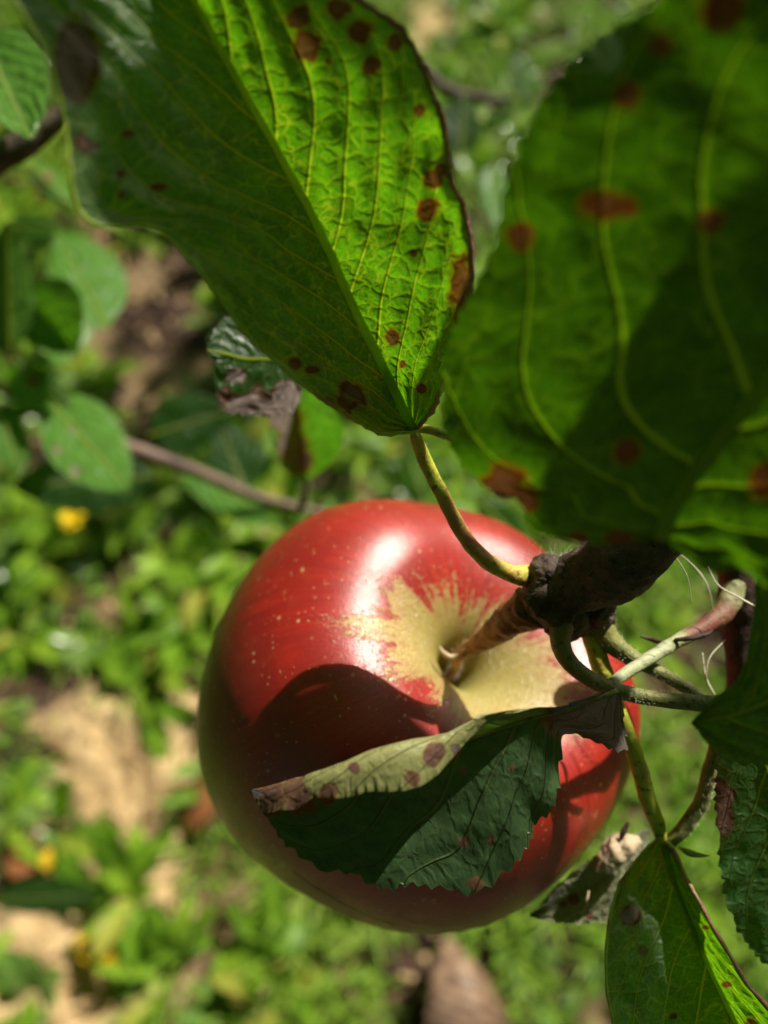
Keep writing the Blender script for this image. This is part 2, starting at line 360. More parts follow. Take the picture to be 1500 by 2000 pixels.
# ------------------------------------------------------------------ ground
def in_poly(x, y, poly):
    c = np.zeros(len(x), bool); j = len(poly) - 1
    for i in range(len(poly)):
        xi, yi = poly[i]; xj, yj = poly[j]
        c ^= ((yi > y) != (yj > y)) & (x < (xj - xi) * (y - yi) / (yj - yi + 1e-9) + xi); j = i
    return c
BARE = [[(90, 1420), (210, 1370), (330, 1330), (400, 1330), (420, 1500), (360, 1560), (300, 1640), (260, 1720), (140, 1740), (150, 1600), (110, 1500)],
        [(0, 1760), (90, 1740), (180, 1780), (250, 1870), (240, 1980), (120, 2100), (-100, 2100), (-100, 1800)],
        [(170, 470), (420, 480), (430, 770), (200, 790)],
        [(800, -40), (880, -20), (900, 80), (860, 130), (800, 90)],
        [(250, 1650), (360, 1600), (380, 1800), (300, 1820)]]
def soil_material():
    s = NT('soil'); o = s.n('ShaderNodeTexCoord').outputs['Object']
    n1 = s.noise(o, 9, 5, 0.6); n2 = s.noise(o, 140, 4, 0.65); n3 = s.noise(o, 30, 4)
    c = s.mix(s.ramp(n1, 0.4, 0.6), (0.54, 0.36, 0.17), (0.70, 0.49, 0.25))
    c = s.mix(s.ramp(n2, 0.45, 0.75), c, (0.74, 0.54, 0.30)); c = s.mix(s.ramp(n3, 0.60, 0.72, 0, 0.6), c, (0.20, 0.10, 0.05))
    c = s.mix(s.attr('humus'), c, s.mix(n2, (0.022, 0.011, 0.007), (0.085, 0.042, 0.025)))
    nb = s.bump(s.math('ADD', n2, n3), 0.8, 0.006)
    return s.end(s.n('ShaderNodeBsdfPrincipled', {'Base Color': c, 'Roughness': 0.95, 'Normal': nb}).outputs[0])
def gcoord(a, b, n, lo, hi):       # dense inside, stretching outside
    inner = np.linspace(a, b, n); e = np.geomspace(0.03, hi - b, 26); f = np.geomspace(0.03, a - lo, 26)
    return np.r_[(a - f)[::-1], inner, b + e]
gx = gcoord(-1.0, 1.0, 330, -60, 60); gy = gcoord(-0.4, 1.9, 360, -60, 60)
XX, YY = np.meshgrid(gx, gy, indexing='ij')
def soil_h(x, y):
    pts = np.stack([x.ravel(), y.ravel(), np.zeros(x.size)], 1)
    h = 0.010 * vnoise(pts, 5, 3.0) + 0.009 * vnoise(pts, 26, 9.0, 4)
    fade = 1 - sm(2.0, 6.0, np.hypot(pts[:, 0], pts[:, 1] - 0.6))
    return (h * fade).reshape(x.shape)
ZZ = soil_h(XX, YY)
V = np.stack([XX.ravel(), YY.ravel(), ZZ.ravel()], 1); c = len(gy)
ii = (np.arange(len(gx) - 1)[:, None] * c + np.arange(c - 1)[None, :]).ravel()
pjg = proj(V); front = pjg[:, 2] > 0.05; hum = np.ones(len(V)); nzg = vnoise(V, 14, 2.0, 3) * 70
for p_ in BARE[:2] + BARE[3:]:
    cx_, cy_ = np.mean(p_, 0)
    for sc_, val in ((1.25, .45), (1.0, 0.0)):
        q_ = [((a - cx_) * sc_ + cx_, (b - cy_) * sc_ + cy_) for a, b in p_]
        hum[front & in_poly(pjg[:, 0] + nzg, pjg[:, 1] - nzg, q_)] = val
hum = np.where(np.hypot(V[:, 0], V[:, 1] - .6) > 3, .5, hum) * (1 - .35 * sm(0.1, .4, vnoise(V, 6, 8.0)))
tag(mesh('ground', V, np.stack([ii, ii + c, ii + c + 1, ii + 1], 1), soil_material(), attrs={'humus': hum}), kind='structure')

def weed_material(name, a, b, ta, tb, rough=0.5, transl=0.35, yellow=0.0, spec=0.2):
    s = NT(name); r = s.attr('tint'); v = s.attr('rib')
    c = s.mix(r, a, b); tc = s.mix(r, ta, tb)
    if yellow: c = s.mix(s.ramp(r, 1 - yellow, 1 - yellow + 0.02), c, (0.35, 0.26, 0.06)); 
    c = s.mix(s.math('MULTIPLY', v, 0.4), c, tuple(x * 1.8 for x in b))
    p = s.n('ShaderNodeBsdfPrincipled', {'Base Color': c, 'Roughness': rough, 'Specular IOR Level': spec})
    t = s.n('ShaderNodeBsdfTranslucent', {'Color': tc})
    return s.end(s.n('ShaderNodeMixShader', {0: transl, 1: p.outputs[0], 2: t.outputs[0]}).outputs[0])
M['weed'] = weed_material('weed', (0.030, 0.11, 0.005), (0.25, 0.40, 0.03), (0.10, 0.38, 0.005), (0.36, 0.66, 0.02), rough=0.42, yellow=0.04)
M['weed_blue'] = weed_material('weed_blue', (0.06, 0.15, 0.02), (0.22, 0.34, 0.08), (0.06, 0.26, 0.02), (0.20, 0.44, 0.05), rough=0.28, spec=0.6)
M['grass'] = weed_material('grass', (0.055, 0.16, 0.008), (0.32, 0.46, 0.06), (0.08, 0.32, 0.005), (0.28, 0.58, 0.03), rough=0.4)
M['straw'] = weed_material('straw', (0.14, 0.07, 0.035), (0.38, 0.25, 0.13), (0.2, 0.1, 0.04), (0.4, 0.25, 0.1), transl=0.15)
M['yellow_leaf'] = weed_material('yellow_leaf', (0.70, 0.40, 0.02), (0.85, 0.55, 0.03), (0.7, 0.4, 0.01), (0.85, 0.55, 0.02), transl=0.3)
M['brown_leaf'] = weed_material('brown_leaf', (0.22, 0.08, 0.03), (0.36, 0.15, 0.06), (0.4, 0.1, 0.01), (0.5, 0.2, 0.02), transl=0.25)

def strips(base, yaw, pitch, length, width, bend, prof, tint, nseg=6, cup=0.25, fold=None):
    """Many blades or leaves at once, each a strip of nseg x 2 quads; returns V, F, attrs"""
    N = len(base); u = np.linspace(0, 1, nseg + 1)
    ang = pitch[:, None] - bend[:, None] * u[None, :]                       # elevation along the strip
    ds = length[:, None] / nseg
    hx = np.cumsum(np.c_[np.zeros(N), np.cos(ang[:, :-1]) * ds], 1); hz = np.cumsum(np.c_[np.zeros(N), np.sin(ang[:, :-1]) * ds], 1)
    dx, dy = np.cos(yaw), np.sin(yaw)
    cx = base[:, 0, None] + hx * dx[:, None]; cyy = base[:, 1, None] + hx * dy[:, None]; cz = base[:, 2, None] + hz
    if prof.ndim == 1: prof = np.tile(prof, (N, 1))
    hw = width[:, None] * prof * 0.5
    V = np.zeros((N, nseg + 1, 3, 3))
    for j, sg in enumerate((-1, 0, 1)):
        V[:, :, j, 0] = cx - dy[:, None] * hw * sg - np.sin(ang) * dx[:, None] * hw * cup * abs(sg)
        V[:, :, j, 1] = cyy + dx[:, None] * hw * sg - np.sin(ang) * dy[:, None] * hw * cup * abs(sg)
        V[:, :, j, 2] = cz + np.cos(ang) * hw * cup * abs(sg)
    b0 = (np.arange(N) * (nseg + 1) * 3)[:, None, None] + (np.arange(nseg) * 3)[None, :, None] + np.arange(2)[None, None, :]
    b0 = b0.ravel(); Fc = np.stack([b0, b0 + 1, b0 + 4, b0 + 3], 1)
    tt = np.repeat(tint, (nseg + 1) * 3); rib = np.tile(np.tile([0, 1.0, 0], nseg + 1), N)
    return V.reshape(-1, 3), Fc, {'tint': tt, 'rib': rib}

def lobed(u, nl, depth, rng=None):
    env = np.sin(np.pi * u ** 1.3) ** 0.7
    return env * (1 - depth * (0.5 + 0.5 * np.cos(2 * np.pi * nl * u)))

# ------------------------------------------------------------------ apple
AC = P(806, 1372, 0.1430); AR = 0.0374
ax_cam = np.array([0.42, 0.53, 0.757]); ax_cam /= np.linalg.norm(ax_cam)
AZ = CR * ax_cam[0] + CU * ax_cam[1] + CB * ax_cam[2]
AX = CR - AZ * (CR @ AZ); AX /= np.linalg.norm(AX); AY = np.cross(AZ, AX)
def build_apple():
    prof = np.array([(0, .10), (.035, .14), (.066, .24), (.080, .36), (.100, .450), (.14, .53), (.20, .60), (.29, .668), (.40, .722), (.51, .745), (.63, .725),
                     (.75, .655), (.86, .535), (.94, .375), (.985, .19), (1.0, 0), (.985, -.2), (.94, -.38), (.86, -.55), (.74, -.69), (.60, -.80), (.46, -.85), (.34, -.86),
                     (.22, -.82), (.12, -.75), (.04, -.70), (0, -.69)])
    q = catmull(np.c_[prof, np.zeros(len(prof))], 300)[:, :2]; q[:, 0] = np.maximum(q[:, 0], 0)
    nphi = 360; ph = np.linspace(0, 2 * np.pi, nphi, endpoint=False)
    lob = 1 + 0.016 * np.cos(5 * ph + 0.6) + 0.012 * np.cos(2 * ph + 1.0) + 0.006 * np.cos(3 * ph + 2)
    rr = q[:, 0][:, None] * (1 + (lob - 1)[None, :] * sm(0.15, 0.6, q[:, 0])[:, None])
    # shoulder unevenness
    zz = q[:, 1][:, None] * np.ones(nphi)[None, :] + (0.022 * np.cos(2 * ph + 0.4) + 0.014 * np.cos(5 * ph + .6) + 0.008 * np.cos(3 * ph))[None, :] * (sm(0.1, 0.5, q[:, 0]) * (q[:, 1] > 0))[:, None]
    # crease on the right flank
    x = rr * np.cos(ph)[None, :]; y = rr * np.sin(ph)[None, :]
    L = np.stack([x, y, zz], -1).reshape(-1, 3)
    L[:, 0] *= 1.03
    V = AC + (L[:, :1] * AX + L[:, 1:2] * AY + L[:, 2:] * AZ) * AR
    n = len(q)
    ii = np.arange(n - 1)[:, None] * nphi; jj = np.arange(nphi)[None, :]; k2 = (np.arange(nphi) + 1) % nphi
    a = (ii + jj).ravel(); b = (ii + k2[None, :]).ravel(); Fc = np.stack([a, a + nphi, b + nphi, b], 1)
    # russet reach as a function of direction
    deg = np.degrees(ph)
    def lobe(c, wd, h): return h * np.exp(-((((deg - c + 180) % 360) - 180) / wd) ** 2)
    reach = 0.275 + lobe(185, 16, .30) + lobe(160, 12, .22) + lobe(205, 10, .16) + lobe(262, 26, .16) + lobe(318, 26, .18) + lobe(350, 16, .10) + lobe(15, 14, .12) + lobe(90, 22, -.02) + lobe(225, 12, .04)
    reach = np.tile(reach, n); rho = np.hypot(L[:, 0], L[:, 1]); top = (L[:, 2] > 0).astype(float)
    sp = np.stack([np.tile(ph / (2 * np.pi), n), np.repeat(np.cumsum(np.r_[0, np.hypot(*np.diff(q, axis=0).T)]), nphi)], 1)
    return L, V, Fc, reach, rho, top
def apple_material():
    s = NT('apple_skin')
    loc = s.n('ShaderNodeCombineXYZ', {0: s.attr('lx'), 1: s.attr('ly'), 2: s.attr('lz')}).outputs[0]
    rho = s.attr('rho'); reach = s.attr('reach'); top = s.attr('top')
    # unit direction around the axis: noise in it gives streaks that run along the meridians
    xy = s.n('ShaderNodeCombineXYZ', {0: s.attr('lx'), 1: s.attr('ly'), 2: 0.0}).outputs[0]
    un = s.n('ShaderNodeVectorMath', {0: xy}, operation='NORMALIZE').outputs[0]
    sep = s.n('ShaderNodeSeparateXYZ', {0: un})
    def streak(freq, along, detail=3, dist=0.0):
        v = s.n('ShaderNodeCombineXYZ', {0: s.math('MULTIPLY', sep.outputs[0], freq), 1: s.math('MULTIPLY', sep.outputs[1], freq), 2: s.math('MULTIPLY', s.attr('path'), along)}).outputs[0]
        return s.noise(v, 1.0, detail, 0.6, dist)
    st = streak(5.5, 5.0, 3, 1.0); st2 = streak(18, 9, 3, 0.5); st3 = streak(38, 6, 2)
    blot = s.noise(loc, 2.2, 3); blot2 = s.noise(loc, 9, 4, 0.6)
    red = s.mix(s.ramp(st3, 0.35, 0.7), (0.46, 0.017, 0.009), (0.30, 0.007, 0.007))
    red = s.mix(s.ramp(blot, 0.40, 0.62), red, (0.30, 0.010, 0.008))
    red = s.mix(s.math('MULTIPLY', s.ramp(blot2, 0.5, 0.8), 0.25), red, (0.60, 0.08, 0.02))
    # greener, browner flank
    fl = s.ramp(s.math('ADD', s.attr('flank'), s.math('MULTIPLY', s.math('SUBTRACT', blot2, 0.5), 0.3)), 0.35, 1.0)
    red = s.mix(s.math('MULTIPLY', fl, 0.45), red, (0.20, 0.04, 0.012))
    # russet cap around the stalk: ragged fingers
    edge = s.math('ADD', reach, s.math('MULTIPLY', s.math('SUBTRACT', st, 0.5), 0.62))
    edge = s.math('ADD', edge, s.math('MULTIPLY', s.math('SUBTRACT', st2, 0.5), 0.20))
    diff = s.math('SUBTRACT', edge, rho)
    net = s.noise(loc, 32, 5, 0.7, 1.0)
    diffn = s.math('ADD', diff, s.math('MULTIPLY', s.math('SUBTRACT', net, 0.5), 0.40))
    spk = s.math('MULTIPLY', s.ramp(s.noise(loc, 55, 3, 0.7), 0.56, 0.62), s.ramp(diffn, -0.13, 0.01, 0, 0.8))
    rus = s.math('MULTIPLY', s.math('MAXIMUM', s.math('MULTIPLY', s.ramp(diffn, -0.01, 0.03), s.ramp(diffn, 0.0, 0.22, 0.72, 1.0)), spk), top)
    deep = s.math('MULTIPLY', s.ramp(diff, 0.0, 0.16), top)
    gran = s.n('ShaderNodeTexVoronoi', {'Vector': loc, 'Scale': 62.0}, feature='DISTANCE_TO_EDGE').outputs[0]
    gr = s.ramp(gran, 0.02, 0.16)
    wav = s.noise(loc, 120, 3, 0.6)
    tan = s.mix(s.ramp(wav, 0.35, 0.65), (0.50, 0.37, 0.11), (0.70, 0.55, 0.22))
    tan = s.mix(s.math('MULTIPLY', s.ramp(rho, 0.30, 0.08), 0.6), tan, (0.30, 0.29, 0.06))
    tan = s.mix(s.math('MULTIPLY', s.math('SUBTRACT', 1.0, gr), 0.35), tan, (0.24, 0.12, 0.03))
    col = s.mix(rus, red, tan)
    ray = s.math('MULTIPLY', s.math('MULTIPLY', s.ramp(st2, 0.52, 0.66), s.ramp(rho, 0.16, 0.45)), rus)
    col = s.mix(s.math('MULTIPLY', ray, 0.55), col, s.mix(s.ramp(wav, 0.4, 0.6), red, (0.46, 0.20, 0.06)))
    worm = s.math('MULTIPLY', s.ramp(s.noise(loc, 60, 3, 0.6, 1.5), 0.52, 0.60), rus)
    col = s.mix(s.math('MULTIPLY', worm, 0.55), col, (0.26, 0.15, 0.04))
    oliv = s.math('MULTIPLY', s.ramp(s.math('ADD', rho, s.math('MULTIPLY', s.math('SUBTRACT', blot2, 0.5), 0.3)), 0.50, 0.22), rus)
    col = s.mix(s.math('MULTIPLY', oliv, 0.55), col, (0.34, 0.30, 0.065))
    # lenticels
    vo = s.n('ShaderNodeTexVoronoi', {'Vector': loc, 'Scale': 15.0, 'Randomness': 1.0}); sz = s.n('ShaderNodeSeparateColor', {0: vo.outputs['Color']})
    dot = s.math('MULTIPLY', s.math('SUBTRACT', 1.0, s.ramp(s.math('ADD', vo.outputs['Distance'], s.math('MULTIPLY', s.math('SUBTRACT', blot2, .5), .1)), 0.07, 0.15)), s.ramp(sz.outputs[0], 0.45, 0.95))
    vo2 = s.n('ShaderNodeTexVoronoi', {'Vector': loc, 'Scale': 42.0, 'Randomness': 1.0}); sz2 = s.n('ShaderNodeSeparateColor', {0: vo2.outputs['Color']})
    dot2 = s.math('MULTIPLY', s.math('SUBTRACT', 1.0, s.ramp(vo2.outputs['Distance'], 0.10, 0.22)), s.ramp(sz2.outputs[0], 0.55, 0.95))
    # stray russet flecks
    fk = s.noise(loc, 11, 3, 0.6, 0.6); fk = s.math('MULTIPLY', s.ramp(fk, 0.655, 0.70), s.ramp(net, 0.46, 0.56))
    dots = s.math('MAXIMUM', s.math('MAXIMUM', s.math('MULTIPLY', dot, 0.9), s.math('MULTIPLY', dot2, 0.75)), s.math('MULTIPLY', fk, 0.6))
    col = s.mix(dots, col, (0.72, 0.44, 0.20))
    bloom_sheen = s.math('MULTIPLY', s.math('MULTIPLY', s.attr('low'), s.ramp(s.noise(loc, 3.0, 5, 0.6), 0.30, 0.65)), 0.9)  # wax bloom, with lilac sky sheen painted into the lower rim
    col = s.mix(s.math('MULTIPLY', bloom_sheen, 0.72), col, (0.36, 0.16, 0.25))
    mic = s.noise(loc, 170, 2, 0.7)
    h = s.math('ADD', s.math('MULTIPLY', rus, s.math('ADD', 0.35, s.math('MULTIPLY', gr, 0.5))), s.math('MULTIPLY', mic, 0.45))
    nb = s.bump(h, 0.9, 0.00016)
    rgh = s.ramp(rus, 0, 1, 0.50, 0.52)
    p = s.n('ShaderNodeBsdfPrincipled', {'Subsurface Weight': 0.4, 'Subsurface Radius': (1.0, 0.22, 0.10), 'Subsurface Scale': 0.006, 'Base Color': col, 'Roughness': rgh, 'Normal': nb, 'Specular IOR Level': 0.4,
            'Coat Weight': s.ramp(bloom_sheen, 0.0, 0.8, 0.85, 0.3), 'Coat IOR': 1.68, 'Coat Roughness': 0.26, 'Coat Normal': nb, 'Sheen Weight': 0.0, 'Sheen Roughness': 0.35, 'Sheen Tint': (0.9, 0.75, 0.85, 1)})
    return s.end(p.outputs[0])
L_, V_, F_, reach_, rho_, top_ = build_apple()
apple = empty('apple', AC, 'ripe red apple with tan russet around its stalk, hanging under the spur', 'apple')
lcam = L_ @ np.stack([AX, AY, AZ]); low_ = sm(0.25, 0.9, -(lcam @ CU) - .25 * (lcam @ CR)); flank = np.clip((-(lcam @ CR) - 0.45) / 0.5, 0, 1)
n_ = len(V_) // 360; pathv = np.repeat(np.linspace(0, 1, n_), 360)
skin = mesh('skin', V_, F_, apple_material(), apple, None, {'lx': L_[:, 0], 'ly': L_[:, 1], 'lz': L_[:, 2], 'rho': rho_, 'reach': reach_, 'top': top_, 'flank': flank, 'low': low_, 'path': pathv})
hb = AC + AZ * AR * 0.16
def wp(v, r): return [*v, r]
stalk_pts = [wp(hb, .0007), wp(AC + AZ * AR * 0.42, .0007), wp(P(895, 1281, .1225), .0009), wp(P(925, 1262, .1190), .0014), wp(P(965, 1235, .1150), .0019), wp(P(1005, 1205, .1110), .0026), wp(P(1040, 1183, .1080), .0031)]
tube_obj('stalk', stalk_pts, M['stalk'], parent=apple, world=True, n=90, ring=22, bump=0.06, bscale=700)
tube_obj('stalk_scale', [wp(P(858, 1262, .1195), .00012), wp(P(866, 1275, .1195), .0004), wp(P(882, 1283, .1200), .0004), wp(P(905, 1275, .1195), .0002)], M['dry'], parent=apple, world=True, n=24, ring=8, bump=0.05)

# ------------------------------------------------------------------ fruiting spur and its stalks
spur = empty('fruiting_spur', P(1100, 1150, .105), 'dark knobbly spur wood that holds the apple stalk, coming down from behind the blurred leaf', 'branch')
spur_parts = []
def tb(pts, **k):
    v, f, _, _ = tube('x', pts, None, **k); return v, f
spur_parts.append(tb([(1440, 840, .092, 62), (1360, 930, .094, 62), (1275, 1040, .097, 66), (1205, 1100, .100, 72), (1150, 1128, .103, 62), (1098, 1150, .105, 54), (1062, 1165, .107, 36)], n=200, ring=80, bump=0.045, bscale=260, seed=2, octv=5))
spur_parts.append(tb([(1095, 1095, .104, 20), (1072, 1122, .105, 44), (1080, 1170, .106, 54), (1110, 1205, .107, 50), (1140, 1225, .108, 22)], n=110, ring=64, bump=0.08, bscale=420, seed=5, octv=5))
spur_parts.append(tb([(1150, 1120, .104, 30), (1165, 1170, .106, 34), (1172, 1215, .108, 26), (1170, 1240, .109, 10)], n=90, ring=50, bump=0.08, bscale=450, seed=8, octv=5))
V, Fc, mi = merge(spur_parts)
mesh('spur_wood', V, Fc, M['bark'], spur)
# hair tuft behind the petiole, wisps
def hair_mesh(name, roots, parent, length, rad, mat, spread=1.0, up=None, seed=3, nseg=7):
    rg = np.random.default_rng(seed); V = []; Fc = []
    for r0 in roots:
        d = rg.normal(size=3) * spread + (up if up is not None else 0); d /= np.linalg.norm(d); p = np.array(r0, float); l = length * rg.uniform(0.5, 1.3)
        cv = rg.normal(size=3) * 0.35; pts = [p]
        for i in range(nseg):
            d = d + cv * 0.6; d /= np.linalg.norm(d); p = p + d * l / nseg; pts.append(p)
        pts = np.array(pts); o = len(V)
        a = np.cross(d, [0.3, 0.5, 0.8]); a /= np.linalg.norm(a); b = np.cross(d, a)
        for i, q in enumerate(pts):
            rr = rad * (1 - 0.7 * i / nseg)
            for th in (0, 2.094, 4.189): V.append(q + rr * (math.cos(th) * a + math.sin(th) * b))
        for i in range(nseg):
            for j in range(3):
                k = (j + 1) % 3; Fc.append((o + 3 * i + j, o + 3 * i + k, o + 3 * i + 3 + k, o + 3 * i + 3 + j))
    return mesh(name, V, Fc, mat, parent)
rg = np.random.default_rng(5)
tuft = [P(1040 + rg.uniform(0, 70), 1098 + rg.uniform(-6, 8), .1075 + rg.uniform(-.002, .002)) for _ in range(70)]
hair_mesh('bud_hairs', tuft, spur, 0.0028, 0.000022, M['hair'], up=CU * 1.6, seed=4)
tube_obj('stalk_stub', [(1112, 1190, .1060, 24), (1098, 1225, .1040, 22), (1095, 1255, .1028, 20), (1110, 1290, .1018, 17.5), (1150, 1325, .1008, 16), (1210, 1350, .1000, 15.5), (1290, 1366, .0990, 15), (1400, 1374, .0975, 16), (1500, 1360, .0955, 16)], M['petiole_dull'], parent=spur, n=120, ring=20, bump=0.025)
tube_obj('stalk_stub', [(1168, 1205, .1085, 30), (1185, 1245, .1080, 24), (1230, 1282, .1075, 17), (1290, 1315, .1068, 13), (1350, 1350, .1060, 12), (1400, 1380, .1050, 12), (1480, 1400, .1030, 12)], M['petiole_dull'], parent=spur, n=100, ring=20, bump=0.025, seed=3)

# ------------------------------------------------------------------ twig on the right
twig = empty('side_twig', P(1445, 1150, .118), 'reddish brown twig at the right with a pale scarred side shoot crossing the stalks', 'twig')
v1 = tb([(1380, 940, .112, 26), (1425, 1060, .115, 28), (1440, 1150, .117, 36), (1448, 1250, .118, 34), (1458, 1350, .119, 36), (1475, 1460, .120, 36), (1500, 1600, .121, 36)], n=90, ring=24, bump=0.05, bscale=350)
mesh('wood', *v1, M['bark_red'], twig)
tube_obj('side_shoot', [(1440, 1130, .116, 22), (1418, 1190, .1135, 20), (1375, 1225, .111, 16), (1330, 1248, .1085, 14), (1265, 1288, .105, 12.5), (1215, 1320, .102, 12), (1196, 1336, .101, 12)], M['twig_pale'], parent=twig, n=100, ring=18, bump=0.04)
tube_obj('bark_strip', [(1318, 1250, .1068, 4), (1345, 1247, .1062, 5), (1378, 1240, .1070, 5), (1392, 1232, .1078, 2)], M['bark_red'], parent=twig, n=24, ring=8)
tube_obj('bark_strip', [(1250, 1243, .110, 1.5), (1275, 1250, .1095, 5), (1300, 1257, .108, 4), (1312, 1262, .1066, 1.5)], M['bark_red'], parent=twig, n=24, ring=8)
for pts in ([(1290, 1058, .112, 1.0), (1345, 1095, .111, 1.3), (1380, 1140, .110, 1.3), (1395, 1195, .112, 0.8)], [(1378, 1092, .108, 1.2), (1400, 1140, .1075, 1.4), (1440, 1165, .107, 1.5), (1462, 1178, .107, 2.5), (1478, 1185, .1075, 1.0)],
            [(1416, 1250, .109, .8), (1386, 1285, .108, 1.3), (1380, 1325, .108, 1.4), (1393, 1355, .109, 1.2)], [(1372, 1275, .109, 1.2), (1378, 1320, .1085, 1.6), (1396, 1358, .109, 1.6)], [(1255, 1062, .1, .8), (1300, 1070, .1, 1.0), (1340, 1120, .101, 0.8), (1352, 1180, .102, .6)]):
    tube_obj('fibre', pts, M['hair'], parent=twig, n=30, ring=5, bump=0)

# ------------------------------------------------------------------ leaves in front
def plane(c, anchor, g):
    '''depths for (px, py) points lying on a tilted plane through anchor (px, py, d); g = slope towards the camera per metre right and up'''
    ax_, ay_, ad = (anchor[0] - CX) / F * anchor[2], (CY - anchor[1]) / F * anchor[2], anchor[2]
    return [(q[0], q[1], -(-ad - g[0] * ax_ - g[1] * ay_) / (1 + g[0] * (q[0] - CX) / F + g[1] * (CY - q[1]) / F)) for q in c]
midA = [(808, 842, .114), (740, 700, .1115), (690, 600, .108), (625, 452, .103), (540, 292, .098), (455, 142, .093), (378, 0, .088), (310, -110, .084), (240, -220, .080)]
rightA = [(808, 842, .114), (848, 790, .1125), (878, 710, .1090), (905, 640, .105), (920, 560, .100), (922, 490, .0955), (908, 425, .0915), (884, 350, .088), (870, 270, .085), (850, 190, .083), (815, 110, .081), (770, 48, .079), (700, 0, .078), (600, -60, .077), (450, -140, .078), (240, -220, .080)]
leftA = [(808, 842, .114), (735, 846, .113), (690, 822, .111), (640, 792, .108), (585, 755, .105), (540, 712, .103), (480, 652, .100), (425, 592, .097), (380, 535, .0945), (355, 492, .0925), (320, 465, .0905), (270, 450, .088), (220, 446, .086), (170, 430, .084), (140, 380, .082), (128, 300, .081), (110, 210, .0795), (80, 120, .078), (40, 50, .076), (0, -20, .075), (-20, -120, .075), (60, -220, .077), (240, -220, .080)]
mA = np.array([-.455, .891]); pA = np.array([.891, .455]); ancA = (808, 842, .0972)
midA = plane(midA, ancA, mA * .45); rightA = plane(rightA, ancA, mA * .45 + pA * .6); leftA = plane(leftA, ancA, mA * .45 - pA * .68)
spotsA = [(600, 90, 34), (583, 30, 26), (725, 128, 20), (835, 408, 24), (765, 655, 19), (786, 712, 11), (822, 760, 12), (905, 560, 30, 0, .45), (820, 215, 12), (845, 350, 22), (862, 330, 14), (808, 494, 8), (700, 60, 34), (660, 20, 34), (770, 85, 22), (640, 120, 8),
          (310, 365, 26, 0, 2.2), (250, 262, 16, 0, 1.5), (165, 280, 22), (183, 287, 11, 1), (610, 722, 18, 0, 2), (575, 712, 16), (685, 775, 34), (690, 770, 20, 1), (640, 790, 14, 1), (235, 340, 8), (150, 120, 44, 1, .55), (240, 380, 8, 1), (905, 620, 26, 0, .5)]
leaf('apple_leaf', 'large backlit leaf with bright net of veins hanging above the apple', 'leaf', midA, leftA, rightA, M['leaf_under'], spots=spotsA, spot_k=.85, n=420, m=60,
     k=0.42, spacing=0.105, quilt=0.00035, curl=0.0010, rimw=0.035, midrib=(0.00065, 0.0003), ribmat=M['rib'], teeth=0.0003, nteeth=60, seed=1.3, ripple=0.0006, margin=((-1, .00020, M['margin']), (1, .00028, M['dry_margin'])),
     petiole=[(806, 838, .0972, 8), (815, 862, .0982, 12), (830, 900, .0996, 14), (865, 970, .1010, 14), (905, 1045, .1019, 15), (950, 1095, .1026, 16), (1000, 1120, .1042, 18), (1035, 1126, .1062, 22), (1075, 1142, .1080, 22)], petmat=M['petiole'])
midD = [(1290, 1050, .0735), (1340, 950, .0725), (1400, 865, .0715), (1450, 805, .0705), (1510, 735, .0695), (1620, 600, .067), (1750, 420, .064), (1880, 200, .061)]
leftD = [(1290, 1050, .0735), (1180, 1062, .0745), (1090, 1052, .0750), (1040, 1030, .0750), (1022, 975, .0745), (970, 965, .0745), (905, 905, .0735), (868, 810, .0720), (872, 700, .0705), (905, 610, .0695), (965, 490, .0680), (1000, 340, .0665), (1060, 205, .0650), (1150, 95, .0635), (1260, 20, .062), (1370, -50, .061), (1550, -120, .060), (1740, -60, .060), (1880, 200, .061)]
rightD = [(1290, 1050, .0735), (1340, 1085, .0715), (1390, 1112, .0705), (1440, 1110, .0695), (1500, 1140, .0685), (1600, 1130, .067), (1750, 1000, .065), (1880, 760, .063), (1940, 480, .061), (1880, 200, .061)]
ancD = (1290, 1050, .0665); midD = plane(midD, ancD, (.45, .33)); leftD = plane(leftD, ancD, (.45, .36)); rightD = plane(rightD, ancD, (.45, .2))
leaf('apple_leaf', 'broad out of focus leaf close to the lens at the upper right, lit from behind', 'leaf', midD, leftD, rightD, M['leaf_near'], n=260, m=44, k=0.55, spacing=0.19, bulge=0.05, seed=4.1,
     spots=[(1225, 185, 28), (1180, 400, 46, 0, 1.6), (1225, 410, 20), (1290, 85, 22), (1020, 460, 26), (1225, 880, 26, 0, 1.3), (1410, 15, 40), (1390, 430, 22), (980, 950, 44), (1020, 975, 30), (1210, 1052, 24, 0, 2), (1490, 940, 28), (1130, 1060, 18)],
     midrib=(0.0007, 0.0004), ribmat=M['rib'], quilt=0.00015, teeth=0.0004, nteeth=50, ripple=0.0004, rough_=0.0004)
midF = [(1292, 1628, .112), (1306, 1690, .1115), (1335, 1762, .1105), (1370, 1850, .1085), (1405, 1930, .1065), (1450, 2020, .104), (1520, 2150, .101), (1600, 2300, .098)]
leftF = [(1292, 1628, .112), (1262, 1648, .1115), (1222, 1700, .1105), (1196, 1755, .109), (1184, 1815, .107), (1180, 1880, .105), (1183, 1935, .1035), (1192, 1990, .102), (1205, 2070, .1), (1260, 2180, .098), (1400, 2280, .097), (1600, 2300, .098)]
rightF = [(1292, 1628, .112), (1325, 1668, .1105), (1360, 1728, .107), (1392, 1785, .104), (1430, 1850, .101), (1466, 1912, .099), (1512, 1970, .097), (1570, 2060, .095), (1630, 2150, .094), (1660, 2240, .095), (1600, 2300, .098)]
